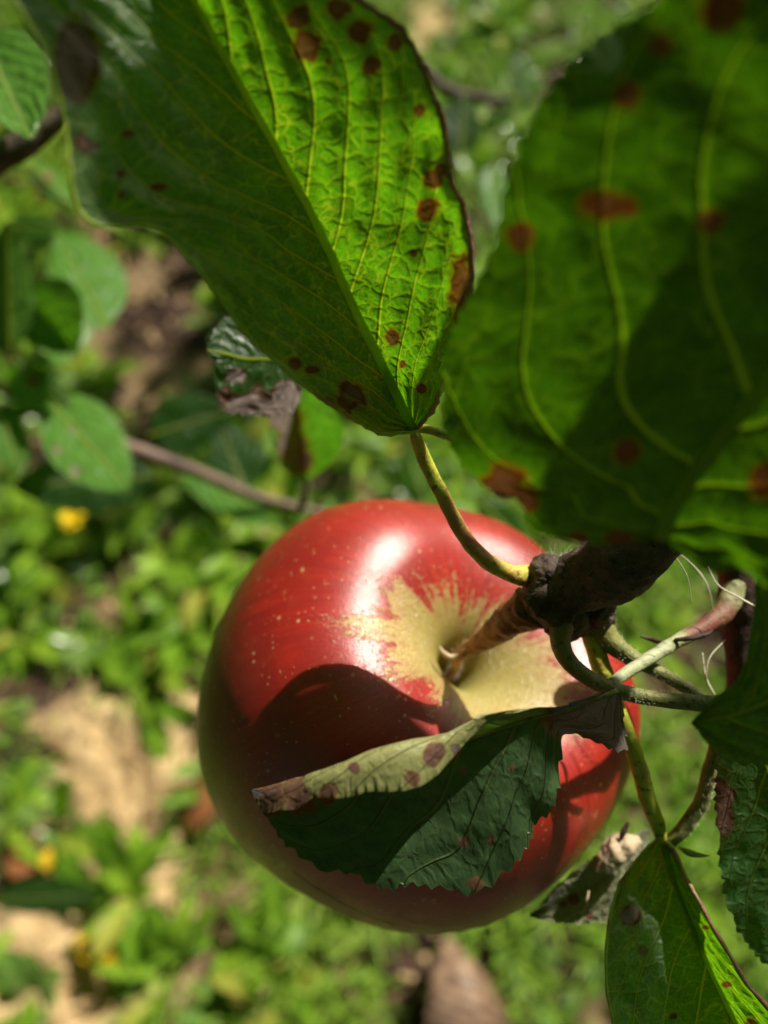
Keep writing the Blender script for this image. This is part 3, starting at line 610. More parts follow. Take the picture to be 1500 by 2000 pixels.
leaf('apple_leaf', 'pointed leaf below the joined stalks at the lower right, half dark and half glowing', 'leaf', midF, leftF, rightF, M['leaf_under'], n=320, m=46, k=0.42, spacing=0.14, quilt=0.0002, curl=0.0008, rimw=0.05,
     spots=[(1232, 1788, 18, 1), (1256, 1857, 8, 1), (1378, 1812, 8, 0, 2), (1418, 1923, 9, 0, 1.5), (1315, 1985, 9), (1465, 2000, 10)], midrib=(0.00055, 0.0003), ribmat=M['rib'], teeth=0.00015, nteeth=60, seed=2.2, margin=((1, .00026, M['dry_margin']), (-1, .00018, M['margin'])),
     petiole=[(1150, 1235, .1085, 16), (1170, 1290, .1085, 19), (1192, 1350, .1085, 17), (1213, 1400, .1085, 15), (1242, 1480, .1090, 16), (1265, 1560, .1095, 16), (1282, 1605, .1105, 15), (1292, 1640, .1115, 11)], petmat=M['petiole'])
tube_obj('stipule', [(1326, 1655, .1105, 2), (1345, 1665, .1095, 7), (1365, 1670, .109, 5), (1387, 1671, .1085, .8)], M['petiole_green'], parent=bpy.data.objects['apple_leaf.002'], n=24, ring=8)
# dark leaf at the right edge with its stalk
midG = [(1470, 1400, .103), (1500, 1480, .104), (1530, 1600, .105), (1550, 1740, .106), (1570, 1900, .107)]
leftG = [(1470, 1400, .103), (1415, 1440, .1035), (1400, 1500, .104), (1396, 1560, .1045), (1404, 1640, .105), (1414, 1735, .1055), (1438, 1800, .106), (1468, 1850, .1065), (1510, 1890, .107), (1570, 1900, .107)]
rightG = [(1470, 1400, .103), (1560, 1430, .105), (1640, 1520, .107), (1680, 1650, .109), (1660, 1800, .109), (1570, 1900, .107)]
leaf('apple_leaf', 'deep green leaf at the right edge, below the black shaded one', 'leaf', midG, leftG, rightG, M['leaf_top'], n=160, m=26, k=0.4, spacing=0.2, quilt=0.0003, teeth=0.0005, nteeth=22, seed=6.2, spots=[(1410, 1570, 24, 0, .4)], ripple=0.0004, midrib=(0.0006, 0.0003),
     petiole=[(1310, 1644, .1115, 13), (1340, 1612, .1110, 14), (1372, 1560, .1100, 14), (1388, 1500, .1085, 14), (1415, 1430, .1065, 14), (1460, 1398, .1045, 13)], petmat=M['petiole_dull'])
midE = [(1350, 1412, .080), (1420, 1400, .079), (1500, 1370, .078), (1620, 1300, .077), (1750, 1200, .076)]
leftE = [(1350, 1412, .080), (1385, 1375, .079), (1435, 1340, .078), (1458, 1290, .0775), (1470, 1210, .077), (1488, 1120, .0765), (1560, 1060, .076), (1680, 1080, .076), (1750, 1200, .076)]
rightE = [(1350, 1412, .080), (1385, 1455, .080), (1430, 1482, .0795), (1500, 1494, .079), (1600, 1480, .078), (1700, 1360, .077), (1750, 1200, .076)]
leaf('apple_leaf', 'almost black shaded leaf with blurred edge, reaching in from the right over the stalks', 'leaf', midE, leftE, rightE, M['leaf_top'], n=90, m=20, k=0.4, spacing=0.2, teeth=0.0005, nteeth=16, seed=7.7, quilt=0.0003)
# folded leaf over the apple
midH = [(1205, 1350, .1010), (1150, 1368, .0995), (1100, 1388, .0982), (1040, 1402, .0970), (960, 1428, .0960), (870, 1458, .0955), (760, 1492, .0955), (650, 1525, .0960), (560, 1552, .0965), (488, 1546, .0955)]
lowH = [(1205, 1350, .1010), (1212, 1400, .1005), (1214, 1462, .1000), (1165, 1448, .0992), (1115, 1430, .0985), (1093, 1440, .0980), (1093, 1490, .0975), (1078, 1565, .0975), (1046, 1608, .0978), (1024, 1660, .0980), (980, 1702, .0985), (922, 1738, .0990), (860, 1726, .0985), (800, 1720, .0980), (750, 1728, .0980), (690, 1706, .0978), (620, 1690, .0975), (570, 1655, .0970), (540, 1618, .0965), (515, 1585, .0960), (488, 1546, .0955)]
ridgeH = [(1205, 1350, .1010), (1150, 1366, .0990), (1060, 1384, .0955), (1000, 1386, .0935), (940, 1397, .0920), (860, 1430, .0905), (760, 1462, .0895), (650, 1497, .0900), (560, 1530, .0925), (488, 1546, .0955)]
bandH = [(1205, 1350, .1010), (1110, 1385, .0975), (1020, 1398, .0948), (940, 1425, .0925), (885, 1478, .0905), (840, 1528, .0893), (790, 1550, .0885), (700, 1546, .0885), (620, 1562, .0890), (540, 1592, .0910), (505, 1575, .0935), (488, 1546, .0955)]
midH, lowH, ridgeH, bandH = [[(x, y, d - .005) for x, y, d in q] for q in (midH, lowH, ridgeH, bandH)]
leaf('apple_leaf', 'folded serrated leaf lying across the front of the apple with a dry brown tip', 'leaf', midH, bandH, lowH, M['leaf_folded'], ctrl_left=ridgeH, n=420, m=46, k=0.35, spacing=0.12, quilt=0.00008, rough_=0.00042, teeth=0.00075, nteeth=34, teeth_k=(.25, 1), seed=3.4, rimw=0.02,
     spots=[(1160, 1400, 60, 1), (1110, 1395, 40, 1), (1200, 1440, 40, 1), (905, 1645, 10), (1000, 1500, 8), (905, 1505, 6, 1), (495, 1550, 16, 1), (530, 1560, 34), (585, 1555, 34), (640, 1548, 20), (930, 1725, 14), (850, 1475, 20, 0, .8), (805, 1522, 15), (890, 1462, 9, 1), (640, 1550, 14), (690, 1500, 12), (960, 1640, 8)], midrib=(0.00035, 0.0001), ribmat=M['petiole_dull'], ripple=0.0003)
# scorched leaf under the large one, and the yellow rimmed one further back
leaf('apple_leaf', 'small dark leaf with scorched brown lower edge, peeping out left of the large leaf', 'leaf', [(600, 700, .128), (540, 700, .126), (480, 700, .125), (440, 690, .124), (402, 684, .123)],
     [(600, 700, .128), (560, 650, .127), (500, 615, .126), (440, 625, .125), (415, 655, .124), (402, 684, .123)][::1],
     [(600, 700, .128), (588, 765, .127), (575, 795, .1265), (545, 812, .126), (480, 806, .125), (440, 800, .1245), (424, 765, .124), (416, 710, .1235), (402, 684, .123)], M['leaf_top'],
     n=200, m=30, k=0.4, spacing=0.2, quilt=0.0002, teeth=0.0006, nteeth=26, seed=9.1, spots=[(463, 733, 16, 1, 1.3), (450, 735, 10, 1), (470, 800, 36, 1, 1.4), (520, 800, 30, 1), (560, 785, 34, 1), (440, 795, 28), (500, 770, 18), (560, 765, 22), (440, 770, 16), (600, 740, 20)], midrib=(0.0003, 0.0002), ribmat=M['rib'])
ovate('apple_leaf', 'yellow rimmed leaf with a brown dry middle, above the apple', (600, 940, .20), (575, 730, .185), (62, 80), M['leaf_bg'], d_side=(-.02, -.02), seed=3.3, n=120, m=20,
      spots=[(560, 820, 26, 1), (570, 870, 26, 1), (585, 900, 22, 1), (552, 790, 24, 1)], edge_lesion=0.6, petiole=[(600, 935, .20, 7), (598, 960, .205, 7), (585, 1000, .21, 8)], petmat=M['petiole_dull'])
# short second petiole behind the large leaf's base
ovate('apple_leaf', 'leaf hidden behind the large one, its short green stalk showing by the joint', (800, 835, .0982), (760, 700, .0930), (40, 26), M['leaf_top'], seed=5.5, n=60, m=14,
      petiole=[(806, 838, .0980, 6), (830, 838, .0975, 9), (865, 848, .0966, 9.5), (905, 862, .0955, 10), (980, 890, .0940, 10), (1080, 940, .0945, 10), (1160, 1010, .096, 11)], petmat=M['petiole_green'])
# woolly leaf behind the apple's lower right
kl = leaf('apple_leaf', 'pale woolly young leaf with a hairy dry bud, between the apple and the pointed leaf', 'leaf',
     [(1270, 1620, .122), (1200, 1700, .122), (1130, 1745, .123), (1035, 1790, .125)], [(1270, 1620, .122), (1215, 1642, .121), (1160, 1680, .121), (1090, 1730, .122), (1035, 1790, .125)],
     [(1270, 1620, .122), (1240, 1740, .118), (1205, 1790, .118), (1150, 1800, .120), (1085, 1800, .122), (1035, 1790, .125)], M['leaf_woolly'], n=140, m=24, spacing=0.2, teeth=0.0006, nteeth=18, seed=8.0, quilt=0.0003, spots=[(1120, 1755, 12), (1100, 1765, 9), (1150, 1790, 8)])
rg = np.random.default_rng(9)
pos = kl[2]; rr_ = [pos[rg.integers(4, 120), rg.integers(2, 40)] for _ in range(900)]
hair_mesh('down', rr_, kl[0], 0.0011, 0.000016, M['hair'], up=CB * 0.8 + CU * 0.7, seed=11, nseg=3)
bud = [P(1215 + rg.uniform(-35, 30), 1660 + rg.uniform(-18, 18), .1185 + rg.uniform(-.001, .001)) for _ in range(110)]
hair_mesh('bud_hairs', bud, kl[0], 0.0028, 0.000024, M['hair'], up=CU * 0.9, seed=12)
tube_obj('bud_scale', [(1212, 1640, .118, 4), (1218, 1625, .118, 6), (1228, 1606, .118, 3)], M['bark_red'], parent=kl[0], n=16, ring=10)
tube_obj('bud_scale', [(1150, 1740, .1175, 1.5), (1145, 1765, .117, 3), (1140, 1785, .1175, 1)], M['dry'], parent=kl[0], n=16, ring=8)
tube_obj('bud_scale', [(1250, 1640, .119, 8), (1215, 1655, .119, 24), (1185, 1680, .119, 20), (1165, 1700, .1195, 5)], M['dry'], parent=kl[0], n=30, ring=18, bump=0.12, bscale=900)
# fine down on the petioles
def fuzz(objname, count, length, seed):
    o = bpy.data.objects[objname]; me = o.data; rg2 = np.random.default_rng(seed)
    vs = [me.vertices[int(i)] for i in rg2.integers(0, len(me.vertices), count)]
    V = []; Fc = []
    for v in vs:
        p = np.array(v.co); nn = np.array(v.normal) + rg2.normal(size=3) * 0.5; nn /= np.linalg.norm(nn); a = np.cross(nn, [.3, .6, .7]); a /= np.linalg.norm(a)
        l = length * rg2.uniform(.4, 1.2); k = len(V); V += [p + a * 1.3e-5, p - a * 1.3e-5, p + nn * l]; Fc.append((k, k + 1, k + 2))
    par = o.parent; root = par
    h = mesh('down', V, Fc, M['hair'], None); h.parent = root; h.matrix_parent_inverse = root.matrix_basis.inverted()
for nm_, ct_, ln_ in (('petiole', 500, .0005), ('petiole.002', 900, .0006), ('petiole.003', 500, .0006), ('stalk_stub', 1500, .0006), ('stalk_stub.001', 900, .0006), ('stalk', 500, .0009), ('spur_wood', 1500, .0005)):
    fuzz(nm_, ct_, ln_, hash(len(nm_) * 7 + ct_) % 1000)
# ------------------------------------------------------------------ leaves and twigs behind
def bgtwig(name, label, pts, mat, **k):
    r = empty(name, P(*pts[0][:3]), label, 'twig'); tube_obj('wood', pts, mat, parent=r, n=60, ring=14, bump=0.06, bscale=150, **k); return r
bgtwig('apple_twig', 'brown and pale twig sloping down to the top left of the apple', [(215, 855, .30, 14), (260, 878, .30, 16), (340, 905, .305, 13), (420, 935, .31, 12), (500, 970, .315, 11), (620, 1000, .32, 8), (700, 1010, .32, 6)], M['twig_bg'])
bgtwig('apple_twig', 'thin bare reddish twig at the left edge among the leaves', [(-60, 725, .33, 10), (0, 757, .33, 11), (40, 780, .33, 10), (85, 808, .33, 9), (120, 830, .33, 5)], M['twig_bg'])
bgtwig('apple_twig', 'dark shaded twig at the upper left edge with a hollow', [(-60, 345, .17, 26), (0, 310, .17, 26), (50, 280, .17, 24), (100, 240, .17, 20), (150, 200, .17, 14)], M['bark'])
grpB = 'leaves of the lower twigs behind'
LB = [
 ('glossy bright leaf at the left edge standing upright', (20, 690, .24), (15, 430, .22), (60, 46), 'leaf_bg', (-.004, .010), []),
 ('shining pale leaf in the upper left corner', (-40, 60, .168), (60, 270, .146), (95, 60), 'leaf_bg', (.0, -.02), []),
 ('leaf with a pale silvery sheen behind the left edge of the large leaf', (210, 640, .29), (110, 450, .322), (70, 80), 'leaf_bg', (-.012, .014), []),
 ('dark round leaf at the left with a light folded edge', (40, 560, .28), (150, 690, .26), (80, 60), 'leaf_top', (-.02, .0), []),
 ('pale leaf flap curling to the right under the dark round leaf', (60, 700, .270), (185, 640, .285), (14, 34), 'leaf_bg', (.003, -.006), []),
 ('arched leaf with bright upper edge and brown spot beside the thin bare twig', (25, 700, .27), (145, 800, .27), (20, 62), 'leaf_bg', (.0, .010), [(65, 742, 12)]),
 ('broad mid green leaf with pale spots left of the sloping twig', (95, 780, .272), (255, 960, .244), (72, 75), 'leaf_bg', (.011, -.011), [(112, 880, 7, 1), (148, 920, 8, 1), (138, 842, 5, 1)]),
 ('large bluish green leaf under the spotted broad leaf', (300, 930, .32), (20, 950, .31), (60, 62), 'leaf_top', (.0, .0), []),
 ('very pale lit leaf cut by the left edge below the bare twig', (0, 800, .28), (40, 930, .26), (36, 36), 'leaf_bg', (.0, .0), []),
 ('dim leaf in the shade above the sloping twig', (290, 850, .34), (460, 800, .34), (60, 55), 'leaf_top', (.0, .0), []),
 ('long pale leaf hanging below the sloping twig', (350, 905, .335), (560, 1030, .312), (22, 42), 'leaf_bg', (.004, -.006), []),
 ('dull leaf between the sloping twig and the yellow rimmed leaf', (480, 960, .33), (430, 830, .34), (50, 60), 'leaf_top', (.0, .0), []),
 ('bright leaf strip crossing the left under the dark hollow twig', (0, 440, .33), (150, 450, .33), (20, 24), 'leaf_bg', (.0, .0), []),
 ('small lit leaf below the dark hollow twig', (60, 320, .30), (140, 400, .30), (26, 26), 'leaf_bg', (.02, .0), [(70, 370, 16), (95, 345, 10)]),
 ('narrow bluish leaf blade lying low at the lower left', (-20, 1760, .60), (225, 1745, .60), (36, 30), 'leaf_top', (.0, .0), []),
 ('dark jagged leaf in shade right of the large leaf', (900, 300, .32), (905, 180, .32), (50, 40), 'leaf_top', (.0, .03), []),
 ('yellow green lit leaf in the gap between the two big leaves', (1000, 215, .36), (940, 250, .36), (20, 20), 'leaf_bg', (.0, .0), []),
 ('pale silvery leaf deep in the gap between the big leaves', (960, 320, .415), (985, 460, .385), (28, 32), 'leaf_bg', (.0, .0), []),
 ('upright lit leaf near the top of the gap', (1040, 210, .42), (1000, 90, .42), (22, 26), 'leaf_bg', (.0, .0), []),
 ('ragged pale green leaf behind the curved stalk of the large leaf', (830, 980, .29), (790, 870, .31), (34, 44), 'leaf_bg', (.004, -.004), []),
 ('green leaf peeping out under the blurred leaf beside the apple', (1020, 1060, .24), (930, 970, .24), (34, 34), 'leaf_bg', (.0, .0), []),
]
for i, (lab, b, t, wd, mt, ds, sp) in enumerate(LB):
    ovate('apple_leaf', lab, b, t, wd, M[mt], d_side=ds, seed=10 + i * 1.7, n=50, m=10, spots=sp, k=0.4, spacing=0.14, quilt=0.0006, teeth=0.0008, nteeth=24, bulge=0.04, midrib=(.0006, .0002))
bgtwig('apple_twig', 'grey twig crossing the gap between the two big leaves', [(820, 130, .36, 10), (870, 175, .36, 12), (920, 190, .36, 11), (975, 195, .36, 8), (1000, 190, .36, 5)], M['bark'])

# ------------------------------------------------------------------ plants on the soil
rg = np.random.default_rng(21)
def dens_mask(xy):
    V = np.c_[xy, np.zeros(len(xy))]; pj = proj(V)
    bare = np.zeros(len(xy), bool)
    jit = rg.normal(scale=22, size=(len(xy), 2))
    for p in BARE:
        m_ = np.mean(p, 0); bare |= in_poly(pj[:, 0] + jit[:, 0], pj[:, 1] + jit[:, 1], [((a - m_[0]) * 1.05 + m_[0], (b - m_[1]) * 1.02 + m_[1]) for a, b in p])
    # where fine grass grows instead of broad weeds
    x, y = pj[:, 0] + jit[:, 0] * 3, pj[:, 1] + jit[:, 1] * 3
    grass = (x > 1000) | ((y > 1720) & (x > 430)) | ((y > 1520) & (x > 400)) | (y < 250)
    return bare, grass, pj
def ground_z(xy):
    return soil_h(xy[:, 0], xy[:, 1])
# fine grass and mossy shoots
N = 105000
xy = np.c_[rg.uniform(-1.25, 1.25, N), rg.uniform(-0.45, 2.2, N)]
clump = vnoise(np.c_[xy, np.zeros(N)], 9, 5.0)
bare, gr, pj = dens_mask(xy)
keep = (~bare) & ((gr & (clump > -0.18)) | (~gr & (rg.uniform(size=N) < 0.12)))
xy = xy[keep]; n = len(xy); u5 = np.linspace(0, 1, 5)
V, Fc, at = strips(np.c_[xy, ground_z(xy)], rg.uniform(0, 6.283, n), rg.uniform(0.5, 1.5, n), rg.uniform(0.02, 0.06, n), rg.uniform(0.002, 0.0055, n), rg.uniform(0.2, 1.8, n),
                   np.array([.6, 1, .9, .65, .05]), np.clip(0.5 + 0.5 * clump[keep] + rg.normal(scale=.25, size=n), 0, 1), nseg=4)
tag(mesh('grass', V, Fc, M['grass'], attrs=at, smooth=False), kind='stuff')
# straw and dead bits
n = 3000; xy = np.c_[rg.uniform(-1.0, 1.0, n), rg.uniform(-0.4, 2.0, n)]
V, Fc, at = strips(np.c_[xy, ground_z(xy) + 0.003], rg.uniform(0, 6.283, n), rg.uniform(-0.05, 0.35, n), rg.uniform(0.015, 0.07, n), rg.uniform(0.002, 0.006, n), rg.uniform(-.3, .5, n), np.array([.6, 1, .9, .8, .3]), rg.uniform(size=n), nseg=4)
tag(mesh('dry_litter', V, Fc, M['straw'], attrs=at, smooth=False), kind='stuff')
# low broad-leaved cover
def rosette_arrays(centres, nl, length, width, rng, lob=(3, 6), nseg=12, pitch=(0.05, 1.0), z0=0.0, curl=(0.2, 1.5)):
    N = len(centres) * nl; c = np.repeat(centres, nl, 0); yaw = rng.uniform(0, 6.283, N)
    u = np.linspace(0, 1, nseg + 1); pr = []
    for i in range(N): pr.append(lobed(u, rng.uniform(*lob), rng.uniform(0.15, 0.6)) + 0.04)
    base = c + np.c_[np.cos(yaw), np.sin(yaw), np.zeros(N)] * 0.004
    return strips(base, yaw, rng.uniform(*pitch, N), rng.uniform(*length, N), rng.uniform(*width, N), rng.uniform(*curl, N), np.array(pr), np.clip(rng.normal(.45, .4, N), 0, 1), nseg=nseg)
def cover(name, n, mat, seed, length, width, lob, prob_grass, nl=9, th=-0.1):
    r2 = np.random.default_rng(seed); xy = np.c_[r2.uniform(-1.2, 1.2, n), r2.uniform(-0.45, 2.2, n)]
    bare, gr, pj = dens_mask(xy); cl = vnoise(np.c_[xy, np.zeros(n)], 7, seed * 1.0)
    keep = (~bare) & (cl > th) & (~gr | (r2.uniform(size=n) < prob_grass)); xy = xy[keep]
    V, Fc, at = rosette_arrays(np.c_[xy, ground_z(xy)], nl, length, width, r2, lob)
    tag(mesh(name, V, Fc, mat, attrs=at, smooth=True), kind='stuff')
cover('weed_undergrowth', 2900, M['weed'], 31, (0.03, 0.085), (0.013, 0.030), (2, 5), 0.22, th=-0.12)
cover('clover_undergrowth', 1700, M['weed_blue'], 33, (0.015, 0.045), (0.014, 0.026), (0.8, 2), 0.35, nl=8, th=-0.1)
# single plants one can point at
def rosette(name, label, px, py, nl, length, width, lob, mat, seed, lift=0.0, pitch=(0.2, 1.0), cat='weed', group=None):
    g = G(px, py); r2 = np.random.default_rng(seed); root = empty(name, (g[0], g[1], 0), label, cat, group)
    xy = np.array([[g[0], g[1]]]); z = ground_z(xy)[0]
    for i in range(nl):
        V, Fc, at = rosette_arrays(np.array([[g[0], g[1], z + lift]]), 1, length, width, r2, lob, pitch=pitch)
        mesh('leaf', V, Fc, mat, root, attrs=at)
    return root, z
WD = [('bright lobed weed rosette at the lower left beside the bare soil', 110, 1610, 9, (.05, .09), (.02, .034), (3, 5), 'weed', 1),
      ('weed with long green leaf pointing right above the bare soil patch', 255, 1290, 8, (.05, .10), (.018, .030), (2, 3), 'weed', 2),
      ('tall lobed weed leaf cluster at the right edge of the bare soil', 265, 1730, 8, (.05, .10), (.016, .028), (4, 6), 'weed', 3),
      ('light green weed at the left edge level with the middle of the apple', 40, 1230, 9, (.05, .08), (.018, .03), (2, 4), 'weed', 4),
      ('weed rosette under the yellow flower', 90, 1120, 8, (.04, .07), (.016, .028), (3, 5), 'weed_blue', 5),
      ('bushy weed left of the apple shoulder', 330, 1130, 9, (.05, .08), (.018, .028), (3, 5), 'weed', 6),
      ('green weed in the bottom left beside the yellow fallen leaf', 330, 1900, 10, (.05, .09), (.016, .03), (4, 6), 'weed', 7),
      ('round leaved weed at the very bottom left', 60, 1940, 8, (.03, .05), (.02, .032), (0.9, 1.2), 'weed_blue', 8),
      ('weed with drooping leaves below left of the apple', 430, 1840, 10, (.05, .09), (.016, .026), (4, 6), 'weed', 9),
      ('weed at the left edge beside the lower bare soil', 20, 1560, 9, (.05, .08), (.02, .032), (2, 4), 'weed_blue', 10),
      ('small weed growing in the top gap by the sandy patch', 900, 110, 8, (.05, .09), (.02, .034), (2, 3), 'weed', 11),
      ('leafy weed at the top centre beyond the gap', 990, 60, 9, (.06, .10), (.02, .036), (2, 3), 'weed', 12)]
for lab, x, y, nl, ln, wd, lb, mt, sd in WD: rosette('weed_plant', lab, x, y, nl, ln, wd, lb, M[mt], 100 + sd)
# yellow composite flower
fl = empty('yellow_flower', G(142, 1060), 'yellow flower head on a thin stem among the weeds at the left', 'flower')
g = G(142, 1060); top = P(142, 1018, 0.62)
def lin(a, b, t): return np.array(a) * (1 - t) + np.array(b) * t
tube_obj('stem', [wp(g, .0014), wp(lin(g, top, .5) + np.array([.01, 0, 0]), .0013), wp(top, .0012)], M['petiole_green'], parent=fl, world=True, n=30, ring=8)
n = 60; yaw = rg.uniform(0, 6.283, n)
V, Fc, at = strips(np.tile(top, (n, 1)), yaw, rg.uniform(0.1, 1.2, n), rg.uniform(.007, .011, n), np.full(n, .003), rg.uniform(.1, .6, n), np.array([.5, .9, 1, 1, .6]), rg.uniform(size=n), nseg=4)
_s = NT('flower_yellow'); M['flower'] = _s.end(_s.n('ShaderNodeBsdfPrincipled', {'Base Color': (0.90, 0.68, 0.01), 'Roughness': 0.6}).outputs[0])
mesh('petals', V, Fc, M['flower'], fl, attrs=at)
# fallen leaves
def fallen(name, label, px, py, length, width, yaw, mat, seed, pitch=0.35, bend=0.8, z=0.012, cat='fallen leaf', cup=0.35):
    g = G(px, py, z); u = np.linspace(0, 1, 21); pr = np.sin(np.pi * u ** .85) ** .8 * (1 + .08 * np.sin(u * 40)) + .02
    V, Fc, at = strips(np.array([[g[0], g[1], z]]), np.array([yaw]), np.array([pitch]), np.array([length]), np.array([width]), np.array([bend]), pr, np.array([(seed * .37) % 1]), nseg=20, cup=cup)
    V = V + 0.0016 * np.stack([vnoise(V, 90, seed + k * 5.0) for k in range(3)], 1)
    o = mesh(name, V, Fc, mat, attrs=at); tag(o, label, cat); 
    tp = V.reshape(21, 3, 3)[0, 1]; return o
fallen('fallen_leaf', 'bright yellow fallen leaf with ragged edge on the soil at the bottom left', 150, 1825, .062, .024, -0.62, M['yellow_leaf'], 1, pitch=.12, bend=.2)
fallen('fallen_leaf', 'small yellow leaf above the bluish blade at the lower left', 92, 1700, .022, .014, 1.6, M['yellow_leaf'], 2)
fallen('fallen_leaf', 'orange brown fallen leaf touching the lower left outline of the apple', 350, 1600, .055, .045, 0.6, M['brown_leaf'], 3, pitch=.6)
fallen('fallen_leaf', 'small brown fallen leaf at the left edge', 10, 1690, .04, .03, 0.2, M['brown_leaf'], 4)
fallen('fallen_leaf', 'tiny rust coloured leaf among weeds at the upper left', 70, 385, .05, .04, 0.6, M['brown_leaf'], 5)
# curled dry leaf at the bottom
def dry_leaf():
    s = NT('dry_brown_leaf'); o = s.obj(); n1 = s.noise(o, 60, 4, .6)
    m_ = s.end(s.n('ShaderNodeBsdfPrincipled', {'Base Color': s.mix(s.ramp(n1, .35, .65), (0.11, .06, .04), (0.30, .19, .12)), 'Roughness': .5, 'Normal': s.bump(n1, .5, .002)}).outputs[0])
    g = G(900, 2080, 0.02); e = G(870, 1830, 0.035); n, mm = 50, 26; V = []
    for i in range(n):
        t = i / (n - 1); c = lin(g, e, t) + np.array([0, 0, .012 * math.sin(math.pi * t)]); wd = .052 * math.sin(math.pi * min(1, .2 + t * .8)) ** .8 + .001
        for j in range(mm):
            a = (j / (mm - 1) - .5) * 3.3 + 1.0; r_ = wd * (1 + .06 * math.sin(6 * t + j * .4) - .22 * math.exp(-((j - mm / 2) / 2.0) ** 2)) * (1 + .04 * math.sin(t * 60 + j * 1.1))
            V.append(c + np.array([math.sin(a) * r_ * .85, 0, math.cos(a) * r_ * .75]))
    ii = (np.arange(n - 1)[:, None] * mm + np.arange(mm - 1)[None, :]).ravel()
    V = np.array(V); V += .002 * np.stack([vnoise(V, 40, 3 + k) for k in range(3)], 1)
    tag(mesh('dry_leaf', V, np.stack([ii, ii + mm, ii + mm + 1, ii + 1], 1), m_), 'large curled dry brown leaf on the grass under the apple, at the bottom edge', 'fallen leaf')
dry_leaf()
# pebbles and clods on the bare soil
n = 3500; xy = np.c_[rg.uniform(-.7, .1, n), rg.uniform(-.3, 1.2, n)]; z = ground_z(xy)
ico = np.array([(0, 0, 1), (.9, 0, .3), (.3, .85, .3), (-.7, .5, .3), (-.7, -.5, .3), (.3, -.85, .3), (0, 0, -1)]); fi = [(0, 1, 2), (0, 2, 3), (0, 3, 4), (0, 4, 5), (0, 5, 1), (6, 2, 1), (6, 3, 2), (6, 4, 3), (6, 5, 4), (6, 1, 5)]
V = []; Fc = []
for i in range(n):
    r_ = .0012 + .006 * rg.uniform() ** 3; V.append(ico * r_ * rg.uniform(.6, 1.3, (7, 3)) + [xy[i, 0], xy[i, 1], z[i]]); Fc += [tuple(a + 7 * i for a in f) for f in fi]
tag(mesh('soil_crumbs', np.vstack(V), Fc, bpy.data.materials['soil'], smooth=False), kind='stuff')

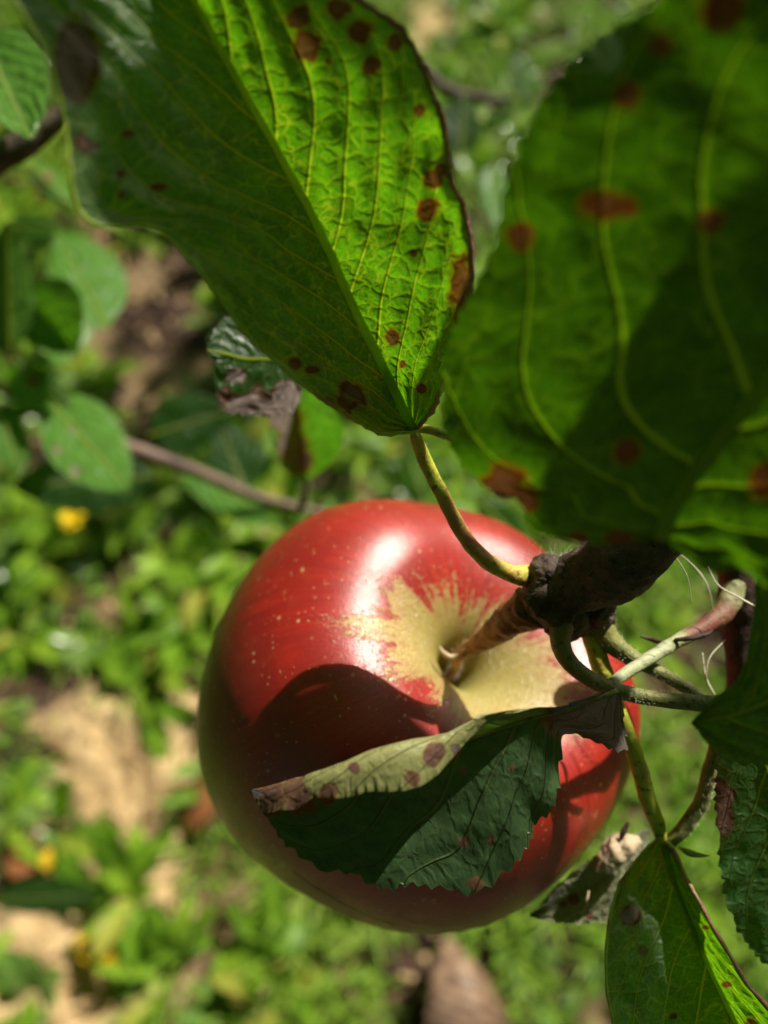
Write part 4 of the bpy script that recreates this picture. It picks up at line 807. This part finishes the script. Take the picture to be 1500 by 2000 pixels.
# ------------------------------------------------------------------ the rest of the apple tree, round and above the camera, with added shade strips
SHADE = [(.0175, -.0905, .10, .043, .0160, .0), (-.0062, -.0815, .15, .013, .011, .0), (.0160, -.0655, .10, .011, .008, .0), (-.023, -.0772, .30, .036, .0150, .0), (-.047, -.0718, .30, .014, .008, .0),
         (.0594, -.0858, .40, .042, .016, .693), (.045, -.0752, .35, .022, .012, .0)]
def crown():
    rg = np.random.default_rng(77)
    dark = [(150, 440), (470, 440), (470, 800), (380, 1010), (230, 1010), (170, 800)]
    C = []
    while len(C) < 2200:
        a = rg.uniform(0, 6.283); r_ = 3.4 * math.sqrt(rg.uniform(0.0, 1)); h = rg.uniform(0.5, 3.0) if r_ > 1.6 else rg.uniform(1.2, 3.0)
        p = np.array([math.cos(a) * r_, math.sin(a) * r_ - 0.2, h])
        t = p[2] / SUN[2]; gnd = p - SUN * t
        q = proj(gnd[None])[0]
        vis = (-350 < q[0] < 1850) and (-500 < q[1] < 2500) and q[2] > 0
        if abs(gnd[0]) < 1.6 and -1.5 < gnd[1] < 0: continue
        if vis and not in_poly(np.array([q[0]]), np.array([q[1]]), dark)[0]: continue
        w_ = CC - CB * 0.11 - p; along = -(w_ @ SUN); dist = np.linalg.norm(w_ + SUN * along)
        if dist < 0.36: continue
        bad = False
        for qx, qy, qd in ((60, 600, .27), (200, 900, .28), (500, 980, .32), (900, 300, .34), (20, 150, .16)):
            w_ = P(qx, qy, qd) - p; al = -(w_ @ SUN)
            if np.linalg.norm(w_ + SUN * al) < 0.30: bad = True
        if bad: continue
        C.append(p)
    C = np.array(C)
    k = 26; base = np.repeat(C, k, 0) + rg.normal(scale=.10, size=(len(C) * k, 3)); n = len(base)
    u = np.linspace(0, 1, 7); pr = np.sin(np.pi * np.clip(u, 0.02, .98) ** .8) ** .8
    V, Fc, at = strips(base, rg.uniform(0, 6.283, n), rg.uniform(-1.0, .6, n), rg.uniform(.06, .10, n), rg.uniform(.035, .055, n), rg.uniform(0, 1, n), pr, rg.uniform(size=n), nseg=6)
    # unseen strips added towards the sun to cast shade: e1, e2 span the plane square to the light
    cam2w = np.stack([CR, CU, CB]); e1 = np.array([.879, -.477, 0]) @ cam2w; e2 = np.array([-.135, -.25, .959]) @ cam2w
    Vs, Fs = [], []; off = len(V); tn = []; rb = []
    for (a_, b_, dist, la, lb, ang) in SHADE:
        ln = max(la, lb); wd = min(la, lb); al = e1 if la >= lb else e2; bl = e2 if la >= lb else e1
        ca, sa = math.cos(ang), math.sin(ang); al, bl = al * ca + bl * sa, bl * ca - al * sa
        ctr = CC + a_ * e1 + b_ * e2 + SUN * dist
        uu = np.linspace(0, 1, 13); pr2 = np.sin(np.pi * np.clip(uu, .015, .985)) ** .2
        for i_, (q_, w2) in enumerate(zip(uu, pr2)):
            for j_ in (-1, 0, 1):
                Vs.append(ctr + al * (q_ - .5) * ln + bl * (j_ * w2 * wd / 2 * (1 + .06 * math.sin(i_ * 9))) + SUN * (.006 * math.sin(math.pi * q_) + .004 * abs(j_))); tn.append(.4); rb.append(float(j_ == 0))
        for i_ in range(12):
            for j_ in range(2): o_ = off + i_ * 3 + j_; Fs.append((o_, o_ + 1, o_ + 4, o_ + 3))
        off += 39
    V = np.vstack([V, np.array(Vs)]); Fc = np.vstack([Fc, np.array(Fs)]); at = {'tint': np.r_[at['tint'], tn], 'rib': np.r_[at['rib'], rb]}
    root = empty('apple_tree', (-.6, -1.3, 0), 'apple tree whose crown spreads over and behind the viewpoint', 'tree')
    mesh('crown', V, Fc, M['weed'], root, attrs=at)  # the mesh also holds the added shade strips
    tr = [wp((-.6, -1.3, -.1), .075), wp((-.58, -1.28, .5), .06), wp((-.5, -1.2, 1.1), .055), wp((-.3, -.9, 1.8), .04), wp((0, -.5, 2.4), .02)]
    tube_obj('trunk', tr, M['bark'], parent=root, world=True, n=60, ring=24, bump=.05, bscale=12)
    for e in ([(-.5, -1.2, 1.1), (.2, -.9, 1.45), (.9, -.4, 1.8), (1.4, .1, 2.2)], [(-.4, -1.0, 1.5), (-.9, -.4, 1.8), (-1.3, .5, 2.3)], [(-.3, -.9, 1.8), (.1, -.2, 2.2), (.3, .6, 2.7)]):
        tube_obj('limb', [wp(v, .035 - .008 * i) for i, v in enumerate(e)], M['bark'], parent=root, world=True, n=40, ring=14, bump=.05, bscale=20)
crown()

def sky_blockers():  # ring of unseen trees, added to keep out low sky light
    rg = np.random.default_rng(91); n = 5200
    d = rg.normal(size=(n, 3)); d /= np.linalg.norm(d, axis=1)[:, None]; r_ = rg.uniform(.35, 1, n) ** .5
    c = d * r_[:, None] * np.array([1.5, 1.5, 1.15]) + [0, 0, 1.75]; c = c[vnoise(c, 1.3, 4) > -.35]; n = len(c)
    u = np.linspace(0, 1, 4)
    V, Fc, at = strips(c, rg.uniform(0, 6.283, n), rg.uniform(-1.0, .6, n), rg.uniform(.12, .22, n), rg.uniform(.08, .14, n), rg.uniform(0, 1, n), np.array([.15, 1, .9, .1]), rg.uniform(size=n), nseg=3)
    spots = [(math.sin(a) * q, math.cos(a) * q + .3) for q, a in [(5.6, -.15), (8.6, .62), (5.4, 1.5), (5.3, 2.2), (7.6, 2.9), (7.8, 3.6), (5.0, 4.4), (5.2, 5.1), (5.3, 5.65), (8.9, .2), (8.6, 1.1), (8.2, 5.4), (8.5, 4.75), (8.0, 2.5)]]
    first = None
    for i, (x, y) in enumerate(spots):
        if first is None:
            r0 = empty('blocker_tree', (x, y, 0), 'unseen tree added round the viewpoint to block low sky', 'tree', 'added sky blocking trees')
            o = mesh('crown', V + [x, y, 0], Fc, M['weed'], r0, attrs=at)
            t = tube_obj('trunk', [wp((x, y, -.1), .10), wp((x + .03, y, .6), .08), wp((x, y + .05, 1.6), .05)], M['bark'], parent=r0, world=True, n=20, ring=14, bump=.05, bscale=8)
            first = (r0, o, t)
        else:
            r1 = first[0].copy(); scene.collection.objects.link(r1); r1.location = (x, y, 0); r1.rotation_euler = (0, 0, i * 1.3)
            for ch in first[1:]:
                q = ch.copy(); scene.collection.objects.link(q); q.parent = r1; q.matrix_parent_inverse = ch.matrix_parent_inverse
sky_blockers()
